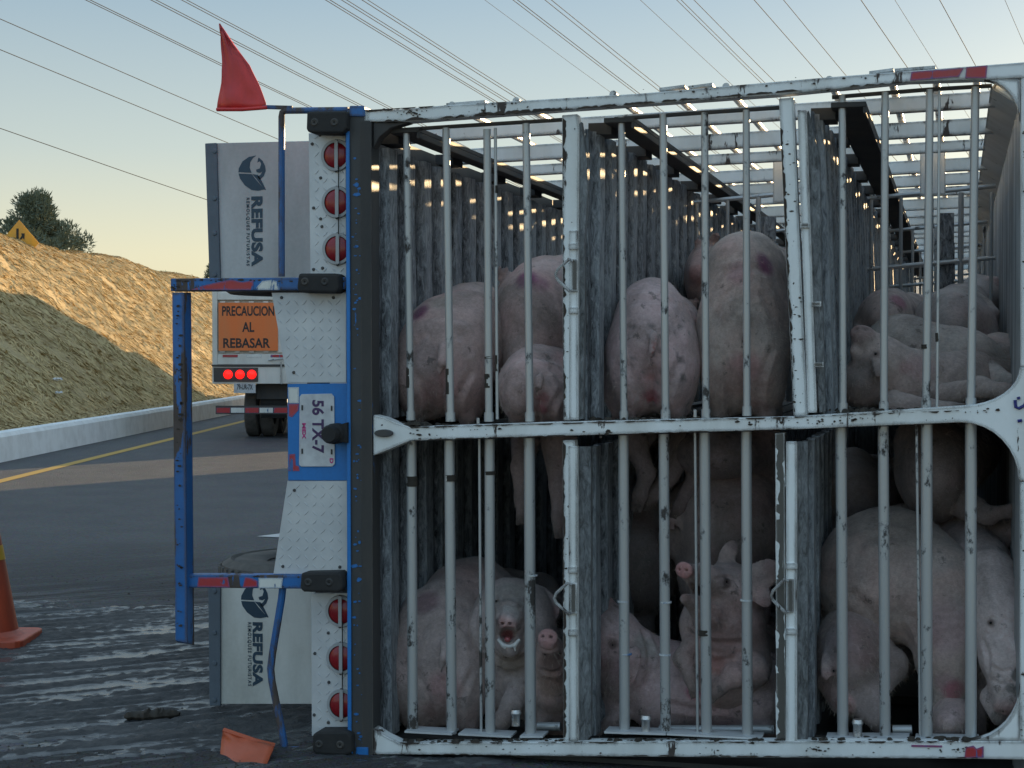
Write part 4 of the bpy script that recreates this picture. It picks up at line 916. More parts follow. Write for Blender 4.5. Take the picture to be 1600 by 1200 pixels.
# mud flaps with lettering
def mud_flap(poly, strip, m_, Y0, emb, word, small, lab):
    f = fp('mud_flap', poly, m_, Y0, .012, .002); tag(f, lab)
    s = fp('clamp_strip', strip, 'clamp_blue', Y0 - .012, .026, .003, f)
    y0, y1 = strip[2][1], strip[0][1]
    bolts(f, [((strip[0][0] + strip[1][0]) / 2, y0 + (y1 - y0) * k) for k in (.06, .4, .65, .95)], Y0 - .012, .012, 'clamp_blue')
    Yp = Y0 - .0012
    def poly_print(pts):
        b = MB(); b.face(pts, Yp, .0011); b.build('emblem', 'ink_navy', f)
    ex, ey = emb
    E = lambda pts: [(ex + x, ey + y) for x, y in pts]
    poly_print(E([(27, 0), (16, 2), (6, 9), (0, 20), (-.5, 26), (20, 27), (17, 19), (18, 10), (22, 4)][::-1]))                                # head of the ribbon
    poly_print(E([(-.3, 28), (20.3, 29), (27, 38), (40.5, 53), (30, 55), (20, 54), (9, 46), (2, 36)][::-1]))
    poly_print(E([(21, 29), (30, 30), (36, 40), (42.5, 53.5), (41, 54), (28, 37)][::-1]))
    poly_print(E([(31, 3), (37, 8), (41, 16), (42, 24), (39, 32), (33, 38), (29, 33), (34, 30), (37, 25), (33, 27), (28, 26), (27, 22), (33, 20), (35, 13), (33, 9), (29, 11), (30, 6)][::-1]))
    vtext('REFUSA', *word, Yp - .0003, 'ink_navy', f, .0045, 1.05)
    vtext('REMOLQUES FUTURISTAS', *small, Yp - .0003, 'ink_navy', f, .001, 1.3)
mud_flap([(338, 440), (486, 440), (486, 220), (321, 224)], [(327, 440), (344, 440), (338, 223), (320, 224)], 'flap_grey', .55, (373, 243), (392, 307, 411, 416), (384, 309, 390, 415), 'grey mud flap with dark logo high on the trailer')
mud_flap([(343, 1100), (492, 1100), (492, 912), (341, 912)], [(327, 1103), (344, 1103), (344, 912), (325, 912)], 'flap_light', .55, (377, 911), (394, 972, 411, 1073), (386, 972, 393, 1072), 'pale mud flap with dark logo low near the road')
# wheels behind the flaps
def wheel(c, zc):
    w_ = MB(); P = Vector((c[0], c[1], zc))
    w_.lathe([(.27, -.12), (.30, -.135), (.46, -.14), (.505, -.11), (.515, 0), (.505, .11), (.46, .14), (.44, .128), (.42, .138), (.30, .135), (.27, .12)], P, 'Z', 56)
    o = w_.build('wheel', 'tyre_rubber', TR, True)
    b = MB(); b.lathe([(0, -.06), (.12, -.06), (.14, .02), (.22, .04), (.28, .115), (.27, -.12)], P, 'Z', 40); b.build('rim', 'flap_grey', o, True)
    b = MB()
    for k in range(56):
        a = 2 * math.pi * k / 56; ca, sa = math.cos(a), math.sin(a); q = P + Vector((ca * .512, sa * .512, 0)); t = Vector((-sa, ca, 0)); n_ = Vector((ca, sa, 0))
        for z0_, z1_ in ((-.105, -.04), (-.03, .03), (.04, .105)):
            b.add([q + t * -.018 + Vector((0, 0, z0_)), q + t * .018 + Vector((0, 0, z0_)), q + t * .018 + Vector((0, 0, z1_)), q + t * -.018 + Vector((0, 0, z1_)),
                   q + t * -.016 + n_ * .012 + Vector((0, 0, z0_)), q + t * .016 + n_ * .012 + Vector((0, 0, z0_)), q + t * .016 + n_ * .012 + Vector((0, 0, z1_)), q + t * -.016 + n_ * .012 + Vector((0, 0, z1_))],
                  [(4, 5, 6, 7), (0, 1, 5, 4), (1, 2, 6, 5), (2, 3, 7, 6), (3, 0, 4, 7)])
    tag(b.build('tread_block', 'tyre_rubber', o), kind='stuff')
wc = at(498, 872, 2.0)
for yy in (2.0, 3.35):
    for zc in (wc.z - .13, wc.z - .45): wheel((wc.x, yy), zc)
    for zc in (2.33, 2.06): wheel((wc.x, yy), zc)
    ax = MB(); ax.tube([(wc.x, yy, .25), (wc.x, yy, 2.25)], .06, 12); ax.build('axle', 'dark_metal', TR, True)
    for zz in (.85, 1.75):
        mb = MB(); mb.box((wc.x - .02, yy - .12, zz - .05), (.0, yy + .12, zz + .05)); mb.build('axle_mount', 'dark_metal', TR, bevel=.008)
# ------------------------------------------------------------------ pigs: one continuous body each, grown from a smooth field
def surface_nets(S, org, h):
    nx, ny, nz = S.shape; ins = S < 0
    c = [S[i:nx - 1 + i, j:ny - 1 + j, k:nz - 1 + k] for i in (0, 1) for j in (0, 1) for k in (0, 1)]
    cnt = sum((x < 0).astype(np.int8) for x in c); act = (cnt > 0) & (cnt < 8)
    idx = np.full(act.shape, -1, np.int64); ii = np.argwhere(act); idx[act] = np.arange(len(ii))
    cv = np.stack([x[act] for x in c], 1); offs = np.array([(i, j, k) for i in (0, 1) for j in (0, 1) for k in (0, 1)], float)
    acc = np.zeros((len(ii), 3)); num = np.zeros(len(ii))
    for a in range(8):
        for b_ in range(a + 1, 8):
            if np.abs(offs[a] - offs[b_]).sum() != 1: continue
            va, vb = cv[:, a], cv[:, b_]; cr = (va < 0) != (vb < 0); t = np.where(cr, va / np.where(cr, va - vb, 1), 0)
            acc += cr[:, None] * (offs[a] + (offs[b_] - offs[a]) * t[:, None]); num += cr
    V = org + (ii + acc / num[:, None]) * h
    Fs = []
    for ax in range(3):
        sl0 = [slice(1, -1)] * 3; sl0[ax] = slice(0, -1); sl1 = list(sl0); sl1[ax] = slice(1, None)
        a, b_ = ins[tuple(sl0)], ins[tuple(sl1)]; e = np.argwhere(a != b_); st = a[a != b_]
        for d in range(3):
            if d != ax: e[:, d] += 1
        u, v = [(1, 2), (2, 0), (0, 1)][ax]
        def at_(du, dv):
            q = e.copy(); q[:, u] -= du; q[:, v] -= dv; return idx[q[:, 0], q[:, 1], q[:, 2]]
        q = np.stack([at_(1, 1), at_(0, 1), at_(0, 0), at_(1, 0)], 1); q[~st] = q[~st][:, ::-1]; Fs.append(q)
    return V, np.concatenate(Fs)
def W(p):                                    # (px, py, Y) -> metres
    return np.array(at(p[0], p[1], p[2]))
def S_(px, py, Y): return pm(Y, px)
class Pig:
    def __init__(s, label, h=.014, k=.05): s.p = []; s.paint = []; s.label = label; s.h = h; s.k = k; s.eyes = []; s.extra = []; s.cutp = []; s.grooves = []
    # metric primitives
    def cone(s, a, ra, b, rb, k=None): s.p.append(('c', np.array(a, float), ra, np.array(b, float), rb, k or s.k)); return s
    def ell(s, c, r, k=None, R_=None): s.p.append(('e', np.array(c, float), np.array(r, float), k or s.k, R_)); return s
    # the same given by what the photograph shows
    def C(s, x, y, Y, r, x2, y2, Y2, r2, k=None): return s.cone(W((x, y, Y)), r * S_(x, y, Y), W((x2, y2, Y2)), r2 * S_(x2, y2, Y2), k)
    def E(s, x, y, Y, rx, rz, ry, k=None): q = S_(x, y, Y); return s.ell(W((x, y, Y)), (rx * q, ry, rz * q), k)
    def ear(s, x, y, Y, x2, y2, Y2, wd, k=.018, th=.011, col=(.42, .25, .24)):
        a, b_ = W((x, y, Y)), W((x2, y2, Y2)); ax = b_ - a; ln = np.linalg.norm(ax); ax /= ln
        n = np.array([.25, -1, .15]); n -= ax * n.dot(ax); n /= np.linalg.norm(n); t = np.cross(n, ax)
        s.ell((a + b_) / 2, (ln * .58, wd * S_(x, y, Y), th), k, np.stack([ax, t, n])); s.paint.append((b_, wd * 1.1 * S_(x2, y2, Y2), np.array(col), .7, 1)); return s
    def cut(s, x, y, Y, r, x2, y2, Y2, r2): s.cutp.append((W((x, y, Y)), r * S_(x, y, Y), W((x2, y2, Y2)), r2 * S_(x2, y2, Y2))); return s
    def pt(s, x, y, Y, r, col, st=1.0, soft=1.0): s.paint.append(((x, y, Y), r, np.array(col), st, soft)); return s
    def leg(s, pts, k=.03, hoof=True):       # list of (x, y, Y, r)
        for a, b_ in zip(pts, pts[1:]): s.C(*a, *b_, k)
        s.dirtleg(pts)
        if hoof:
            x, y, Y, r = pts[-1]; x0, y0, Y0, r0 = pts[-2]; dx, dy = x - x0, y - y0; l = math.hypot(dx, dy) or 1; dx /= l; dy /= l
            for sgn in (-1, 1): s.C(x - dy * r * .42 * sgn, y + dx * r * .42 * sgn, Y, r * .62, x + dx * r * 1.5 - dy * r * .5 * sgn, y + dy * r * 1.5 + dx * r * .5 * sgn, Y - .01, r * .42, .006)
            s.paint.append((W((x + dx * r * 1.2, y + dy * r * 1.2, Y)), r * 1.7 * S_(x, y, Y), np.array((.11, .08, .07)), .85, 1))
        return s
    def groove(s, pts, w=4.0, dep=.010): s.grooves.append((pts, w, dep)); return s
    def dirtleg(s, pts):
        for (x, y, Y, r) in pts[-2:]: s.paint.append((W((x, y, Y)), r * 2.2 * S_(x, y, Y), np.array((.15, .11, .09)), .55, 1.6))
    def field(s, P):
        d = np.full(len(P), 1e3, np.float32)
        for q in s.p:
            if q[0] == 'c':
                _, a, ra, b_, rb, k = q; ab = b_ - a; t = np.clip(((P - a) @ ab) / max(1e-9, ab.dot(ab)), 0, 1)
                e = np.linalg.norm(P - a - t[:, None] * ab, axis=1) - (ra + (rb - ra) * t)
            else:
                _, c, r, k, R_ = q; L_ = P - c
                if R_ is not None: L_ = L_ @ R_.T
                k0 = np.linalg.norm(L_ / r, axis=1); k1 = np.linalg.norm(L_ / (r * r), axis=1); e = k0 * (k0 - 1) / np.maximum(k1, 1e-6)
            hh = np.clip(.5 + .5 * (d - e) / k, 0, 1); d = d + (e - d) * hh - k * hh * (1 - hh)
        for a, ra, b_, rb in s.cutp:
            ab = b_ - a; t = np.clip(((P - a) @ ab) / max(1e-9, ab.dot(ab)), 0, 1); e = np.linalg.norm(P - a - t[:, None] * ab, axis=1) - (ra + (rb - ra) * t)
            k = .008; hh = np.clip(.5 - .5 * (d + e) / k, 0, 1); d = d * (1 - hh) - e * hh + k * hh * (1 - hh)
        return d
    def marks(s, base, seed):                # dung smears, scratches and rubbed pink patches of this animal
        R = random.Random(seed * 31 + 5); lo, hi = s.bounds(); ext = hi - lo; new = []
        def rnd(): return np.array([R.uniform(lo[0], hi[0]), lo[1] + ext[1] * R.random() ** 2 * .6, R.uniform(lo[2], hi[2])])
        for i in range(7): new.append((rnd(), R.uniform(.05, .12), base * np.array((1.08, .86, .86)), .7, 1.4))
        for i in range(16):
            a = rnd(); d = np.array([R.gauss(0, .4), R.gauss(0, .3), R.gauss(0, 1)]); d /= np.linalg.norm(d); col = np.array((.11, .085, .07)) * R.uniform(.7, 1.8); ln = R.uniform(.05, .16)
            for k in range(7): new.append((a + d * ln * k / 6 + np.array([R.gauss(0, .008) for _ in range(3)]), R.uniform(.010, .026), col, R.uniform(.3, .75), 1.2))
        s.paint = new + s.paint
    def hit(s, x, y):                        # where the hide lies behind this spot of the picture
        d = ray(x, y); d = np.array(d / d.length); o = np.array(EYE); t = 5.8
        for i in range(70):
            e = float(s.field((o + d * t)[None])[0]); t += e * .8
            if abs(e) < .0015: return o + d * t
            if t > 14: return None
        return o + d * t
    def bounds(s):
        lo = np.full(3, 1e9); hi = -lo
        for q in s.p:
            if q[0] == 'c': pts = [(q[1], q[2]), (q[3], q[4])]
            else: pts = [(q[1], q[2].max() if q[4] is not None else q[2])]
            for c, r in pts: lo = np.minimum(lo, c - r); hi = np.maximum(hi, c + r)
        return lo - .05, hi + .05
    def build(s, base=(.40, .29, .275), seed=0):
        lo, hi = s.bounds(); h = s.h; n = np.ceil((hi - lo) / h).astype(int) + 1
        g = np.stack(np.meshgrid(*[lo[i] + np.arange(n[i]) * h for i in range(3)], indexing='ij'), -1).reshape(-1, 3)
        D = np.concatenate([s.field(x) for x in np.array_split(g, max(1, len(g) // 400000))]).reshape(n)
        # soft folds and lumps so that the hide does not read as a balloon
        V, Q = surface_nets(D, lo, h)
        disp = np.array([.011 * mnoise.noise(Vector(v) * 5 + Vector((seed, 0, 0))) + .004 * mnoise.noise(Vector((v[0] * 22, v[1] * 14, v[2] * 9)) + Vector((0, seed, 0))) for v in V])
        eps = h * .5; G = np.stack([s.field(V + np.eye(3)[i] * eps) - s.field(V - np.eye(3)[i] * eps) for i in range(3)], 1); G /= np.linalg.norm(G, axis=1)[:, None] + 1e-9
        for pts, w_, dep in s.grooves:       # creases of the hide
            hp = [s.hit(*a) for a in pts]; hp = [a for a in hp if a is not None]
            for a, b_ in zip(hp, hp[1:]):
                ab = b_ - a
                if np.linalg.norm(ab) > .25: continue
                t = np.clip(((V - a) @ ab) / max(1e-9, ab.dot(ab)), 0, 1); dd = np.linalg.norm(V - a - t[:, None] * ab, axis=1) / (w_ * S_(*pts[0], a[1]))
                disp = disp - 0; disp = np.minimum(disp, disp * 0 + 9); disp += np.where(dd < 3.2, -dep * np.exp(-dd * dd) * (t > 0) * (t < 1) + dep * .45 * np.exp(-(dd - 2) ** 2 * 2) * (t > 0) * (t < 1), 0)
        V = V + G * disp[:, None]
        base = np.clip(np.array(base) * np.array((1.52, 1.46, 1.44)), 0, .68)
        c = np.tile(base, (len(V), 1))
        s.marks(base, seed)
        for e in s.eyes: s.paint.append((tuple(e[:3]), e[3] * 2.6, np.array((.20, .13, .12)), .65, 1.3)); s.paint.append((tuple(e[:3]), e[3] * 1.5, np.array((.09, .055, .05)), .8, .9))
        for p_, r, col, st, soft in s.paint:
            if isinstance(p_, tuple):
                hp = s.hit(p_[0], p_[1]); Yh = hp[1] if hp is not None else p_[2]; r = r * S_(p_[0], p_[1], Yh); p_ = hp if hp is not None else W(p_)
            dd = np.linalg.norm(V - p_, axis=1) / r; kf = np.clip((1.25 - dd) / (.7 * soft), 0, 1); kf = kf * kf * (3 - 2 * kf) * st; c = c * (1 - kf[:, None]) + col * kf[:, None]
        org = np.array([(V[:, 0].min() + V[:, 0].max()) / 2, (V[:, 1].min() + V[:, 1].max()) / 2, V[:, 2].min()])
        me = bpy.data.meshes.new('pig'); me.from_pydata((V - org).tolist(), [], Q.tolist()); me.update()
        ca = me.color_attributes.new('hide', 'FLOAT_COLOR', 'POINT'); ca.data.foreach_set('color', np.concatenate([c, np.ones((len(c), 1))], 1).ravel().astype(np.float32))
        o = link('pig', me, 'pig_skin', None, True); o.location = org
        tag(o, s.label, 'pig', 'pigs crowded in the overturned trailer')
        if lo[1] < 1.0 and s.h < .02:        # coarse bristles
            R = np.random.RandomState(seed + 100); pick = R.choice(len(V), min(len(V), 3200), replace=False); P0 = V[pick] - org; n_ = G[pick]
            fl = np.array([.1, .35, -.9]) + R.normal(0, .35, (len(pick), 3)); d_ = n_ * .55 + fl * .7; d_ /= np.linalg.norm(d_, axis=1)[:, None]; ln = R.uniform(.012, .03, (len(pick), 1))
            sd = np.cross(d_, R.normal(0, 1, (len(pick), 3))); sd /= np.linalg.norm(sd, axis=1)[:, None]
            vv = np.stack([P0 - sd * .0006, P0 + sd * .0006, P0 + d_ * ln], 1).reshape(-1, 3); bme = bpy.data.meshes.new('bristles'); bme.from_pydata(vv.tolist(), [], [(i, i + 1, i + 2) for i in range(0, len(vv), 3)]); bme.update()
            bo = link('bristles', bme, 'bristle'); bo.parent = o; tag(bo, kind='stuff')
        for e in s.eyes:
            e = (e[0], e[1], e[2], e[3] * .72); b = MB(); hp = s.hit(e[0], e[1]); hp = W(e[:3]) if hp is None else hp; r = e[3] * S_(*e[:3]); p_ = Vector(hp) + (Vector(hp) - EYE).normalized() * r * .45; b.lathe([(r * math.sin(math.pi * i / 8), -r * math.cos(math.pi * i / 8)) for i in range(9)], p_ - o.location, 'Z', 14)
            eo = b.build('eye', 'eye', None, True); eo.parent = o
        for nm, bm_, mt in s.extra:
            if isinstance(bm_, Pig):
                l2, h2 = bm_.bounds(); n2 = np.ceil((h2 - l2) / bm_.h).astype(int) + 1
                g2 = np.stack(np.meshgrid(*[l2[i] + np.arange(n2[i]) * bm_.h for i in range(3)], indexing='ij'), -1).reshape(-1, 3)
                V2, Q2 = surface_nets(bm_.field(g2).reshape(n2), l2, bm_.h); m2 = bpy.data.meshes.new(nm); m2.from_pydata(V2.tolist(), [], Q2.tolist()); m2.update(); eo = link(nm, m2, mt, None, True)
            else: eo = bm_.build(nm, mt, None, True)
            eo.data.transform(Matrix.Translation(-o.location)); eo.parent = o
        return o
PURPLE = (.20, .03, .12); PINK = (.60, .33, .32); RAW = (.42, .05, .06)
def snout(p, x, y, Y, r, dx, dy, dY):        # flat nose disc facing along (dx, dy, dY) with two nostrils
    c = W((x, y, Y)); s = S_(x, y, Y); d = np.array([dx, dY, -dy], float); d /= np.linalg.norm(d)
    u = np.cross(d, [0, 0, 1.0]); u /= np.linalg.norm(u); v = np.cross(u, d)
    p.ell(c, (r * s * 1.08, r * s * .92, r * s * .42), .012, np.stack([u, v, d]))
    for sg in (-1, 1):
        q = c + u * r * s * .40 * sg + v * r * s * .08; p.cutp.append((q + d * r * s * .7, r * s * .17, q - d * r * s * .1, r * s * .13))
        p.paint.append((q + d * r * s * .3, r * s * .22, np.array((.05, .02, .02)), .9, 1))
    p.paint.insert(0, (c, r * s * 1.15, np.array(PINK), .95, .8))
def rump(label, cx, top, bot, Y, w, ex=None, ey=None, Ln=1.05, h=.014, legs=True, k=.06):
    p = Pig(label, h, k); H = bot - top; mid = (top + bot) / 2; ex = cx + 25 if ex is None else ex; ey = mid - 15 if ey is None else ey
    p.E(cx, mid - .02 * H, Y + .22, w * .93, H * .48, .26)
    p.E(cx - w * .44, bot - .36 * H, Y + .16, w * .56, H * .36, .18); p.E(cx + w * .44, bot - .36 * H, Y + .16, w * .56, H * .36, .18)
    p.C(cx + (ex - cx) * .2, top + .47 * H, Y + .40, min(w * .95, H * .44), ex, ey, Y + Ln, min(w, H * .44) * .92)
    p.C(ex, ey, Y + Ln, w * .7, ex + 10, ey - 8, Y + Ln + .30, w * .5); p.C(ex + 10, ey - 8, Y + Ln + .3, w * .45, ex + 14, ey + 12, Y + Ln + .55, w * .22)
    for sg in (-1, 1):
        p.ear(ex + 10 + sg * w * .3, ey - w * .3, Y + Ln + .28, ex + 10 + sg * w * .6, ey - w * .75, Y + Ln + .32, w * .18)
        if legs:
            p.leg([(cx + sg * w * .55, bot - .22 * H, Y + .15, 17), (cx + sg * w * .6, bot - 12, Y + .24, 13), (cx + sg * w * .55, bot - 5, Y + .10, 10)])
            p.C(ex + sg * w * .5, ey + H * .2, Y + Ln * .95, 20, ex + sg * w * .5, bot - 10 - (Y + Ln) * 18, Y + Ln * .9, 11)
    p.C(cx + 2, top + .42 * H, Y - .05, 7, cx, top + .52 * H, Y - .075, 5.5, .02).C(cx, top + .52 * H, Y - .075, 5, cx - 5, top + .62 * H, Y - .06, 3.5, .012)     # tail
    p.groove([(cx - 1, top + .56 * H + i * .055 * H) for i in range(8)], 3.6, .012)
    for sg in (-1, 1):
        p.groove([(cx + sg * w * (.62 - .30 * t - .12 * math.sin(t * 3)), top + .60 * H + .38 * H * t) for t in np.linspace(0, 1, 9)], 5.5, .008)
        p.groove([(cx + sg * w * (.30 + .35 * t), top + .30 * H + .16 * H * t * t) for t in np.linspace(0, 1, 7)], 7, .008)
    p.groove([(cx + w * .5 * t, top + .16 * H + .03 * H * t * t) for t in np.linspace(-1, 1, 9)], 6, .006)
    p.pt(cx, top + .72 * H, Y, w * .40, (.46, .25, .25), .7)
    return p
def build_pigs():
    # --- cages on top, left
    p = rump('large muddy pig with a purple smear on its back in the left top cage', 692, 462, 658, .26, 74, 745, 545)
    p.E(735, 530, .55, 60, 76, .3); p.pt(655, 487, .35, 17, PURPLE, .9); p.pt(668, 628, .2, 26, (.42, .25, .24), .8); p.pt(690, 470, .5, 22, (.46, .4, .33), .5)
    p.pt(665, 560, .25, 30, (.46, .34, .33), .8); p.build(seed=1)
    p = Pig('pig pressed against the deck wall left of the large muddy rump'); p.E(628, 610, .75, 26, 60, .3).C(628, 600, .9, 36, 660, 570, 1.6, 45).E(622, 630, .6, 20, 35, .15); p.C(660, 570, 1.6, 36, 672, 556, 2.0, 22).leg([(628, 640, .7, 13), (628, 655, .7, 9), (628, 662, .68, 8)]); p.build((.33, .25, .24), 2)
    p = Pig('pig leaning up behind the white post with a purple mark and one dark ear'); p.E(850, 510, .78, 78, 108, .34).C(868, 470, .85, 66, 905, 455, 1.7, 62).E(832, 580, .62, 40, 70, .2).C(830, 470, 1.05, 52, 806, 462, 1.45, 30).C(806, 462, 1.45, 28, 800, 490, 1.65, 16)
    p.ear(795, 450, 1.1, 784, 418, 1.06, 13, col=(.16, .12, .12)); p.leg([(835, 610, .65, 22), (822, 640, .6, 14), (820, 655, .58, 11)]); p.pt(822, 437, .75, 20, PURPLE, .95).pt(845, 445, .6, 14, PURPLE, .5); p.build((.39, .29, .28), 3)
    p = rump('smaller pig low in front of the white post with a red wound beside its tail', 842, 538, 662, .16, 58, 905, 590, .9)
    p.pt(847, 622, .15, 12, (.25, .04, .05), .9).pt(846, 640, .15, 11, (.38, .06, .09), .9); p.build((.43, .30, .29), 4)
    p = Pig('pig back showing above the large muddy rump'); p.E(738, 500, 1.15, 52, 60, .4).C(738, 505, 1.3, 58, 760, 500, 2.1, 50).C(760, 490, 2.1, 40, 770, 470, 2.5, 24).leg([(738, 560, 1.2, 24), (740, 600, 1.2, 14), (740, 640, 1.2, 12)]); p.build((.37, .29, .28), 5)
    # --- cages on top, middle
    p = rump('clean pink pig with grey spots, rump to the bars, in the middle top cage', 1020, 432, 652, .24, 71, 1035, 520)
    R = random.Random(4)
    for i in range(26):
        p.pt(R.uniform(965, 1075), R.uniform(500, 610), .22, R.uniform(2.5, 6), (.17, .14, .15), .8, .6)
    p.pt(1018, 620, .12, 15, (.44, .09, .13), .85).pt(1019, 627, .08, 7, (.5, .03, .06), .95).pt(1018, 590, .15, 9, (.5, .16, .16), .7)
    for i in range(6): p.pt(1026 - i * 1.7, 528 + i * 8, .2, 3.2, (.45, .04, .04), .8)
    p.E(965, 605, .55, 26, 56, .22); p.build((.50, .335, .34), 6)
    p = rump('tallest grey brown pig with a purple mark, right of the spotted pink rump', 1163, 372, 655, .36, 72, 1180, 440)
    p.E(1165, 430, .75, 66, 66, .35); p.pt(1198, 412, .40, 21, PURPLE, .95).pt(1155, 425, .4, 22, (.30, .12, .17), .4).pt(1140, 600, .35, 34, (.46, .36, .32), .6).pt(1185, 640, .3, 22, (.48, .29, .28), .6); p.build((.36, .295, .265), 7)
    p = Pig('pig far back in the middle top cage showing only its ears'); p.E(1110, 440, 1.9, 36, 60, .3).C(1110, 430, 1.9, 36, 1125, 430, 2.7, 42).ear(1096, 390, 1.8, 1088, 372, 1.75, 9).ear(1112, 380, 1.8, 1122, 364, 1.75, 9).C(1105, 410, 1.85, 26, 1090, 425, 1.6, 15).leg([(1110, 490, 1.9, 20), (1110, 560, 1.9, 13), (1110, 590, 1.9, 11)]); p.build((.33, .25, .24), 8)
    p = Pig('pig back peeping out just left of the leaning white post'); p.E(1212, 430, 1.8, 26, 44, .35).C(1214, 435, 1.9, 38, 1230, 435, 2.7, 38).C(1230, 430, 2.7, 30, 1240, 430, 3, 16).leg([(1212, 480, 1.8, 18), (1212, 560, 1.8, 12), (1212, 585, 1.8, 10)]); p.build((.38, .31, .29), 9)
    # --- cages on top, right
    p = Pig('pig lifting its muddy snout beside the second right bar, lying in front', .011, .045)
    p.C(1352, 530, .52, 21, 1378, 566, .58, 36).C(1378, 566, .58, 40, 1420, 600, .66, 52).C(1420, 600, .66, 54, 1490, 604, .74, 50).C(1490, 604, .74, 52, 1560, 580, 1.15, 60).E(1350, 600, .62, 40, 38, .16)
    p.ear(1376, 548, .50, 1372, 590, .42, 12).ear(1392, 545, .62, 1412, 574, .52, 12); snout(p, 1346, 519, .50, 17, -.25, -.8, -.7); p.C(1336, 548, .50, 9, 1358, 572, .55, 20, .02)
    p.leg([(1480, 620, .52, 24), (1530, 606, .42, 17), (1572, 612, .36, 11), (1590, 618, .34, 9)]); p.leg([(1400, 630, .45, 24), (1450, 640, .4, 15), (1490, 640, .36, 10)])
    p.pt(1346, 520, .45, 24, (.30, .24, .22), .7).pt(1350, 590, .45, 34, (.17, .14, .13), .75).pt(1440, 575, .6, 26, (.45, .27, .27), .6); p.eyes.append((1368, 553, .46, 3)); p.build((.36, .29, .27), 10)
    p = Pig('broad pale grey pig back rising behind the pig with lifted snout'); p.C(1418, 555, .98, 62, 1500, 580, .96, 66).C(1500, 580, .96, 64, 1562, 600, 1.0, 44).E(1400, 550, 1.05, 48, 55, .22).C(1395, 545, 1.05, 40, 1365, 575, 1.1, 24).leg([(1545, 590, .8, 26), (1575, 600, .7, 14), (1590, 598, .66, 10)]); p.pt(1525, 560, .8, 26, (.44, .28, .27), .5); p.build((.40, .36, .34), 11)
    p = Pig('pig with pink purple back at the far left of the right top cage'); p.E(1388, 502, 1.75, 46, 52, .32).C(1392, 510, 1.9, 48, 1420, 500, 2.6, 44).C(1360, 520, 1.7, 30, 1345, 545, 1.55, 22).ear(1412, 470, 1.7, 1424, 486, 1.62, 10, col=(.1, .07, .07)).leg([(1388, 540, 1.75, 20), (1390, 570, 1.75, 12), (1390, 590, 1.75, 10)]); p.pt(1405, 470, 1.55, 17, (.40, .12, .20), .8); p.build((.38, .31, .30), 12)
    p = Pig('big dim grey pig behind the two right bars, its back to the bars'); p.E(1490, 512, 1.65, 62, 64, .34).C(1495, 515, 1.8, 60, 1500, 490, 2.6, 50).C(1515, 520, 1.5, 44, 1552, 580, 1.4, 20).C(1530, 470, 1.75, 12, 1556, 488, 1.6, 7).ear(1535, 470, 1.75, 1560, 496, 1.66, 10).leg([(1495, 550, 1.65, 22), (1500, 585, 1.65, 12), (1500, 600, 1.65, 11)]); p.pt(1545, 540, 1.3, 26, (.44, .25, .27), .5); p.build((.31, .275, .27), 13)
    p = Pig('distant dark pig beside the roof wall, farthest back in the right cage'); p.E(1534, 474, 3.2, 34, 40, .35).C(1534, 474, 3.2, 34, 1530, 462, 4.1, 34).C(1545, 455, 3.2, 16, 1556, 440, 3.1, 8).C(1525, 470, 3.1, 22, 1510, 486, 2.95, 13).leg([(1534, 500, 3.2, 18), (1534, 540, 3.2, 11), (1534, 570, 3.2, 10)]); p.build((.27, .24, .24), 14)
    # --- lower cages, left
    p = rump('big dusky pig rump filling the left lower cage', 694, 905, 1140, .22, 74, 740, 960, .9); p.E(735, 955, .7, 78, 84, .35).E(650, 1030, .4, 34, 100, .2); p.pt(690, 1110, .1, 30, (.40, .25, .24), .7).pt(665, 940, .3, 24, (.22, .10, .14), .7); p.build((.36, .29, .28), 15)
    p = Pig('pig facing the bars with open mouth and white foam on its lips', .008, .035)
    p.E(802, 948, .44, 58, 44, .16).C(800, 950, .40, 42, 795, 972, .24, 27).E(766, 985, .40, 36, 52, .14).E(836, 985, .42, 36, 50, .14).C(800, 1015, .40, 46, 806, 1060, .50, 60).C(806, 1060, .50, 60, 850, 1060, 1.2, 80).C(840, 1050, .5, 46, 842, 1100, .5, 34)
    p.C(795, 962, .20, 25, 793, 974, .13, 19, .015).C(795, 1003, .26, 22, 796, 1010, .17, 17, .015)
    p.ear(768, 930, .42, 742, 985, .38, 17).ear(838, 922, .50, 870, 962, .46, 17); snout(p, 793, 972, .115, 14, -.05, .35, -1)
    p.cut(793, 992, .06, 12, 794, 993, .24, 8).cut(786, 991, .06, 8, 788, 992, .22, 6).cut(801, 991, .06, 8, 800, 992, .22, 6); p.pt(793, 992, .12, 15, (.42, .13, .14), .95).pt(793, 985, .12, 9, (.5, .2, .2), .8)
    p.pt(798, 1035, .3, 26, (.24, .17, .10), .6).pt(800, 955, .3, 20, (.55, .52, .50), .6)
    p.groove([(775, 935), (782, 950), (778, 965)], 3, .006).groove([(818, 935), (812, 950), (817, 965)], 3, .006).groove([(786, 935), (795, 931), (806, 935)], 3, .006).groove([(785, 946), (795, 943), (804, 946)], 2.5, .006).groove([(765, 1020), (785, 1035), (805, 1035), (828, 1022)], 5, .012).groove([(748, 945), (742, 970), (748, 1000), (762, 1018)], 4, .010)
    p.leg([(815, 1062, .36, 24), (800, 1100, .27, 16), (788, 1122, .22, 13), (782, 1134, .2, 12)]); p.leg([(770, 1080, .5, 20), (772, 1115, .5, 13), (770, 1132, .48, 11)])
    fo = Pig('white foam on the lips', .003, .006)
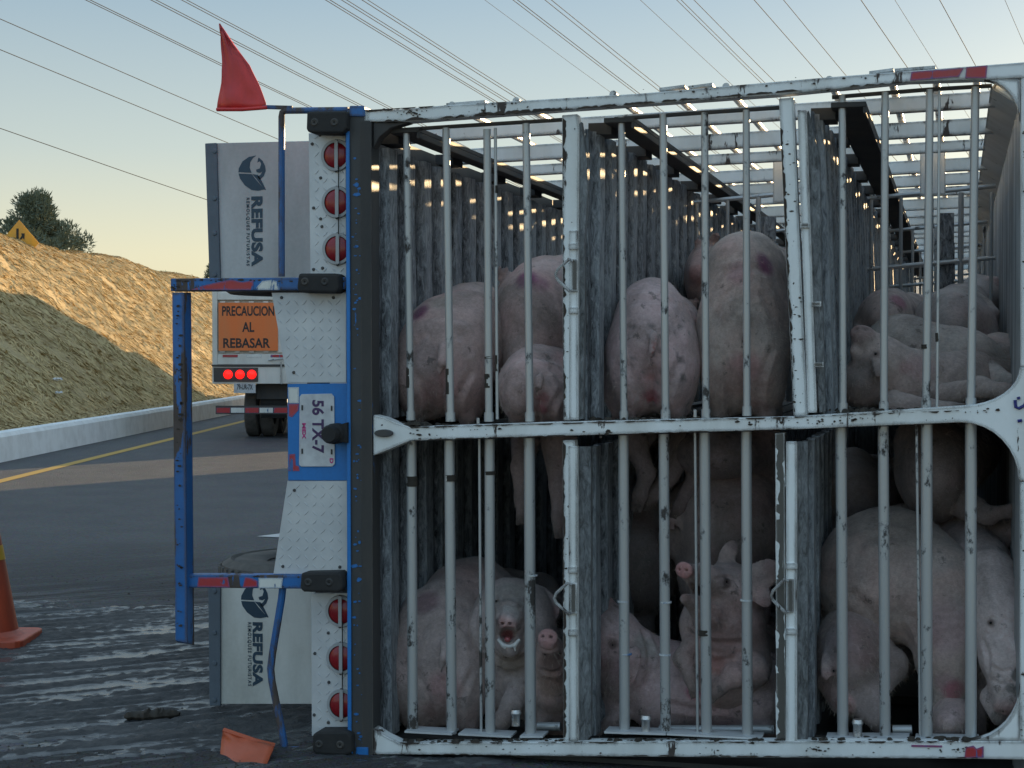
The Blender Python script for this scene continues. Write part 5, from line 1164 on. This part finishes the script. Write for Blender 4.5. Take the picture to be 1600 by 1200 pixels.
    for (x, y, r), (x2, y2, r2) in (((779, 1000, 3.5), (786, 1008, 4.5)), ((786, 1008, 4.5), (796, 1010, 3.2)), ((796, 1010, 3.4), (804, 1008, 4.6)), ((804, 1008, 4.6), (811, 1000, 3.4)), ((804, 1010, 3), (805, 1017, 1.6)), ((785, 1009, 3), (789, 1013, 2))): fo.C(x, y, .135, r * .72, x2, y2, .13, r2 * .72)
    p.extra.append(('lip_foam', fo, 'foam')); b = MB(); b.lathe([(.0, -.012), (.011, -.008), (.014, 0), (.011, .008), (0, .012)], at(793, 999, .135), 'Z', 12); p.extra.append(('tongue', b, 'mouth'))
    p.eyes += [(775, 940, .335, 3.2), (823, 938, .345, 3.2)]; p.pt(800, 930, .4, 40, (.40, .38, .35), .5); p.build((.34, .28, .27), 16)
    p = Pig('pig with its pink snout pushed up beside the lower left white post', .008, .035)
    p.C(858, 1000, .16, 13, 862, 1030, .26, 26).C(862, 1030, .26, 27, 866, 1070, .34, 36).C(866, 1070, .34, 38, 868, 1120, .5, 44).C(868, 1110, .55, 44, 890, 1085, 1.2, 62).leg([(850, 1110, .35, 14), (846, 1135, .32, 10), (844, 1144, .30, 9)])
    p.groove([(846, 1012), (858, 1016), (870, 1012)], 2.5, .006).groove([(846, 1046), (860, 1052), (876, 1048)], 4, .009)
    snout(p, 857, 997, .15, 15, -.15, -.35, -1); p.ear(880, 1030, .36, 900, 1062, .34, 14).ear(846, 1036, .36, 836, 1068, .34, 12); p.pt(862, 1035, .2, 20, (.13, .08, .06), .8).pt(860, 1070, .25, 24, (.27, .19, .12), .6); p.eyes += [(852, 1022, .185, 2.6), (874, 1022, .19, 2.6)]; p.build((.36, .26, .24), 17)
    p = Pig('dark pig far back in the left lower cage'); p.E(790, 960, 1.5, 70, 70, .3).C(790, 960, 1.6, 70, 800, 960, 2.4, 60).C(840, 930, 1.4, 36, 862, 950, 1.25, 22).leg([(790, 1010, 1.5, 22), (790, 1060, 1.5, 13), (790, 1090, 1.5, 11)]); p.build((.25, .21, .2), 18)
    # legs of upper pigs hanging through the partition
    p = Pig('pig whose two hind legs hang down through the partition by the lower left post', .010, .03); p.E(855, 640, 1.5, 50, 40, .3).C(855, 645, 1.6, 46, 870, 640, 2.2, 42)
    p.leg([(822, 690, .6, 24), (812, 730, .52, 13), (814, 780, .5, 9), (814, 806, .5, 8)]); p.leg([(872, 690, .55, 30), (876, 760, .5, 15), (874, 810, .5, 9), (874, 828, .5, 8)]); p.C(850, 655, 1.3, 40, 845, 672, .7, 30); p.build((.30, .225, .22), 19)
    # --- lower cages, middle
    p = Pig('pig with bright pink snout raised and mouth open behind the thin middle rod', .007, .03)
    p.C(1124, 915, .36, 31, 1096, 903, .22, 22).C(1096, 903, .22, 22, 1073, 893, .10, 13).E(1138, 926, .44, 54, 48, .16).E(1130, 972, .44, 66, 54, .17).C(1070, 936, .15, 9, 1104, 956, .28, 26).C(1128, 985, .46, 64, 1136, 1040, .46, 70).C(1136, 1040, .5, 68, 1170, 1040, 1.3, 86)
    snout(p, 1069, 891, .07, 15, -.35, .12, -1); p.cut(1066, 916, .02, 8, 1096, 922, .24, 8); p.pt(1090, 920, .18, 20, (.16, .06, .06), .9)
    p.ear(1128, 890, .42, 1146, 847, .46, 14, col=(.36, .24, .23)).ear(1170, 912, .36, 1213, 884, .36, 21).ear(1182, 918, .36, 1200, 946, .33, 14)
    p.groove([(1116, 905), (1126, 901), (1136, 901), (1146, 906), (1152, 914)], 2.2, .006).groove([(1122, 918), (1132, 921), (1142, 919)], 2, .005).groove([(1080, 905), (1084, 915), (1082, 925)], 2.5, .006).groove([(1090, 900), (1095, 910), (1096, 922)], 2.5, .006)
    p.groove([(1072, 985), (1100, 1000), (1135, 1006), (1170, 1000)], 5, .012).groove([(1085, 1025), (1115, 1035), (1150, 1030)], 5, .010).groove([(1105, 950), (1125, 965), (1135, 985)], 4, .007)
    p.leg([(1090, 1000, .36, 22), (1068, 1030, .28, 15), (1078, 1060, .24, 11), (1082, 1078, .22, 9)]); p.leg([(1180, 1048, .34, 24), (1148, 1056, .26, 17), (1124, 1074, .22, 12), (1116, 1084, .2, 10)])
    p.eyes.append((1134, 909, .285, 4.4)); p.pt(1134, 911, .28, 10, (.20, .14, .13), .8).pt(1069, 892, .07, 18, (.66, .29, .29), .95).pt(1072, 932, .13, 11, (.52, .30, .27), .9).pt(1115, 1000, .3, 40, (.40, .26, .24), .6).pt(1120, 1040, .3, 16, (.45, .16, .13), .5); p.build((.40, .31, .295), 20)
    p = Pig('pig lying along the middle cage bottom with snout up and one drooping ear', .009, .04)
    p.C(946, 950, .44, 17, 962, 990, .40, 36).C(962, 990, .40, 38, 985, 1040, .42, 58).C(985, 1040, .42, 58, 1030, 1070, .48, 66).C(1030, 1070, .48, 66, 1170, 1078, .55, 68).E(1190, 1085, .6, 60, 60, .25).C(950, 1040, .42, 30, 962, 1100, .42, 26)
    p.groove([(1005, 985), (1015, 1010), (1016, 1045), (1008, 1075)], 5, .012).groove([(950, 998), (958, 994), (967, 998)], 2, .005).groove([(948, 965), (956, 975), (966, 980)], 3, .006).groove([(1040, 1100), (1090, 1110), (1140, 1108)], 6, .008)
    snout(p, 944, 941, .42, 14, -.2, -.8, -.6); p.ear(992, 1012, .26, 978, 1072, .20, 17, col=(.38, .24, .23)).ear(950, 1000, .33, 946, 1036, .3, 11); p.leg([(985, 1100, .4, 18), (960, 1125, .35, 12), (944, 1136, .34, 9)]); p.leg([(1170, 1120, .45, 20), (1190, 1135, .4, 11), (1206, 1140, .4, 9)])
    p.eyes.append((958, 1008, .26, 3.2)); p.pt(958, 1006, .27, 9, (.13, .09, .08), .8).pt(1085, 1080, .25, 14, (.38, .05, .12), .7).pt(1010, 1010, .35, 24, (.45, .43, .40), .6).pt(944, 945, .42, 20, (.25, .15, .15), .7); p.build((.38, .29, .295), 21)
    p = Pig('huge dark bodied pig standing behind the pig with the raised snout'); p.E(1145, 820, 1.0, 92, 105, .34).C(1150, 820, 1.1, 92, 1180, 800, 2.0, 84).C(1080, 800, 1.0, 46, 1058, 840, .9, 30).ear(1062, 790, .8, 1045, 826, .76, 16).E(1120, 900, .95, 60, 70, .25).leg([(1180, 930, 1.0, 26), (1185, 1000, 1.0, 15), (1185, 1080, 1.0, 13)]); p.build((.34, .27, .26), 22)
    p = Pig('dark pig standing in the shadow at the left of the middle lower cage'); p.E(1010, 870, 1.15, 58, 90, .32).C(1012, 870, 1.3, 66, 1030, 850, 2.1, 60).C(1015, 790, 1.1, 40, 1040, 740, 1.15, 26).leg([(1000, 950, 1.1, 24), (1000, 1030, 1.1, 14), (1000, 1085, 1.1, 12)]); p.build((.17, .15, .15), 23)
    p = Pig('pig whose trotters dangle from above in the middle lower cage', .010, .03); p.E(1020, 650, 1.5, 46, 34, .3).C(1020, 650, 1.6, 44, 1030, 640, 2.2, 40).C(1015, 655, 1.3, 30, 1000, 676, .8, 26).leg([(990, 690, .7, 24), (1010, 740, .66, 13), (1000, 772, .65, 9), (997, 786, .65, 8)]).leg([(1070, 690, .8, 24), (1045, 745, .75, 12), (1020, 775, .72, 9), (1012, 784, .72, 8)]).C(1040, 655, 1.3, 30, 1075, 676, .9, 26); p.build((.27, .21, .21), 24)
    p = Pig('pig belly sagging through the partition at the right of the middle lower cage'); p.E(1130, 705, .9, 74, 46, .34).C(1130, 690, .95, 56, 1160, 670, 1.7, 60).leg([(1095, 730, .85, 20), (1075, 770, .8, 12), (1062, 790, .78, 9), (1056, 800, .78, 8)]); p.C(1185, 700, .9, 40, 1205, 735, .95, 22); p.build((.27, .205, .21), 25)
    # --- lower cages, right
    p = Pig('big bristly pig standing with arched back behind the right lower bars', .012, .05); p.E(1372, 905, .62, 98, 108, .34).C(1400, 885, .66, 92, 1455, 930, .50, 86).E(1478, 990, .42, 52, 112, .20).C(1380, 890, .8, 92, 1420, 870, 1.5, 86)
    p.leg([(1480, 1060, .36, 40), (1470, 1110, .32, 20), (1462, 1140, .30, 14)]); p.leg([(1330, 980, .9, 30), (1325, 1060, .9, 18), (1322, 1120, .9, 13)]); p.C(1300, 900, .7, 40, 1290, 960, .6, 22)
    p.groove([(1425, 960), (1440, 1000), (1446, 1050), (1448, 1100)], 8, .009).groove([(1330, 925), (1365, 955), (1400, 1000)], 9, .007).groove([(1455, 900), (1470, 880), (1490, 870)], 8, .010).groove([(1340, 850), (1380, 835), (1420, 840)], 10, .008)
    p.pt(1482, 980, .22, 48, (.48, .36, .36), .85).pt(1478, 1068, .22, 20, (.45, .30, .30), .8).pt(1492, 1080, .22, 20, (.42, .09, .14), .7).pt(1400, 840, .5, 60, (.29, .24, .21), .5); p.build((.36, .30, .275), 26)
    p = Pig('pale pink pig hanging its patchy head down at the bottom right corner', .008, .04); p.C(1545, 900, .42, 40, 1562, 960, .30, 42).C(1562, 960, .30, 42, 1568, 1030, .24, 34).C(1568, 1030, .24, 34, 1574, 1095, .17, 21).C(1540, 905, .45, 44, 1510, 860, 1.1, 66).E(1556, 930, .4, 40, 50, .16).C(1548, 1090, .24, 17, 1560, 1120, .2, 13)
    p.groove([(1540, 968), (1548, 964), (1556, 968)], 2, .005).groove([(1542, 980), (1549, 983), (1556, 980)], 2, .005).groove([(1550, 1040), (1565, 1050), (1580, 1046)], 3, .007).groove([(1548, 1060), (1564, 1070), (1582, 1066)], 3, .007).groove([(1535, 1000), (1545, 1020), (1546, 1050)], 4, .008)
    snout(p, 1574, 1106, .16, 18, .1, .8, -.6); p.ear(1580, 935, .28, 1596, 990, .24, 14).ear(1532, 925, .30, 1524, 968, .27, 12); p.leg([(1535, 1000, .55, 24), (1530, 1080, .5, 15), (1528, 1140, .48, 11)])
    for x, y, r in ((1588, 1055, 9), (1580, 1075, 8), (1592, 1080, 10), (1590, 1047, 6), (1560, 1125, 14)): p.pt(x, y, .15, r, (.17, .15, .14), .85, .5)
    p.eyes.append((1548, 973, .185, 3.2)); p.pt(1548, 973, .19, 5, (.14, .1, .1), .8); p.build((.54, .37, .36), 27)
    p = Pig('pig curled in the lower left corner of the right cage with trotters forward', .010, .04); p.E(1332, 1015, .42, 58, 74, .24).C(1340, 1000, .5, 56, 1385, 1010, .8, 56).C(1310, 1060, .36, 38, 1318, 1095, .3, 24).ear(1300, 1010, .25, 1290, 1060, .2, 13).C(1390, 1040, .4, 30, 1370, 1090, .3, 15)
    p.leg([(1350, 1075, .3, 20), (1372, 1105, .26, 13), (1378, 1128, .24, 9), (1380, 1138, .22, 8)]); p.leg([(1330, 1085, .3, 18), (1352, 1112, .26, 12), (1366, 1130, .22, 9)]); p.eyes.append((1303, 1048, .175, 3)); p.pt(1345, 1010, .25, 36, (.34, .21, .21), .6).pt(1300, 1000, .3, 34, (.24, .24, .26), .6); snout(p, 1320, 1102, .24, 15, -.2, .6, -1); p.build((.30, .24, .235), 28)
    p = Pig('pale round pig lump on the floor between the last two right bars', .010); p.E(1486, 1122, .28, 30, 32, .15).C(1486, 1120, .35, 32, 1500, 1110, .9, 34).C(1510, 1120, .7, 24, 1520, 1130, .5, 15).leg([(1470, 1140, .3, 10), (1464, 1148, .25, 8)], hoof=False).pt(1486, 1110, .2, 24, (.46, .33, .33), .7); p.build((.38, .29, .28), 29)
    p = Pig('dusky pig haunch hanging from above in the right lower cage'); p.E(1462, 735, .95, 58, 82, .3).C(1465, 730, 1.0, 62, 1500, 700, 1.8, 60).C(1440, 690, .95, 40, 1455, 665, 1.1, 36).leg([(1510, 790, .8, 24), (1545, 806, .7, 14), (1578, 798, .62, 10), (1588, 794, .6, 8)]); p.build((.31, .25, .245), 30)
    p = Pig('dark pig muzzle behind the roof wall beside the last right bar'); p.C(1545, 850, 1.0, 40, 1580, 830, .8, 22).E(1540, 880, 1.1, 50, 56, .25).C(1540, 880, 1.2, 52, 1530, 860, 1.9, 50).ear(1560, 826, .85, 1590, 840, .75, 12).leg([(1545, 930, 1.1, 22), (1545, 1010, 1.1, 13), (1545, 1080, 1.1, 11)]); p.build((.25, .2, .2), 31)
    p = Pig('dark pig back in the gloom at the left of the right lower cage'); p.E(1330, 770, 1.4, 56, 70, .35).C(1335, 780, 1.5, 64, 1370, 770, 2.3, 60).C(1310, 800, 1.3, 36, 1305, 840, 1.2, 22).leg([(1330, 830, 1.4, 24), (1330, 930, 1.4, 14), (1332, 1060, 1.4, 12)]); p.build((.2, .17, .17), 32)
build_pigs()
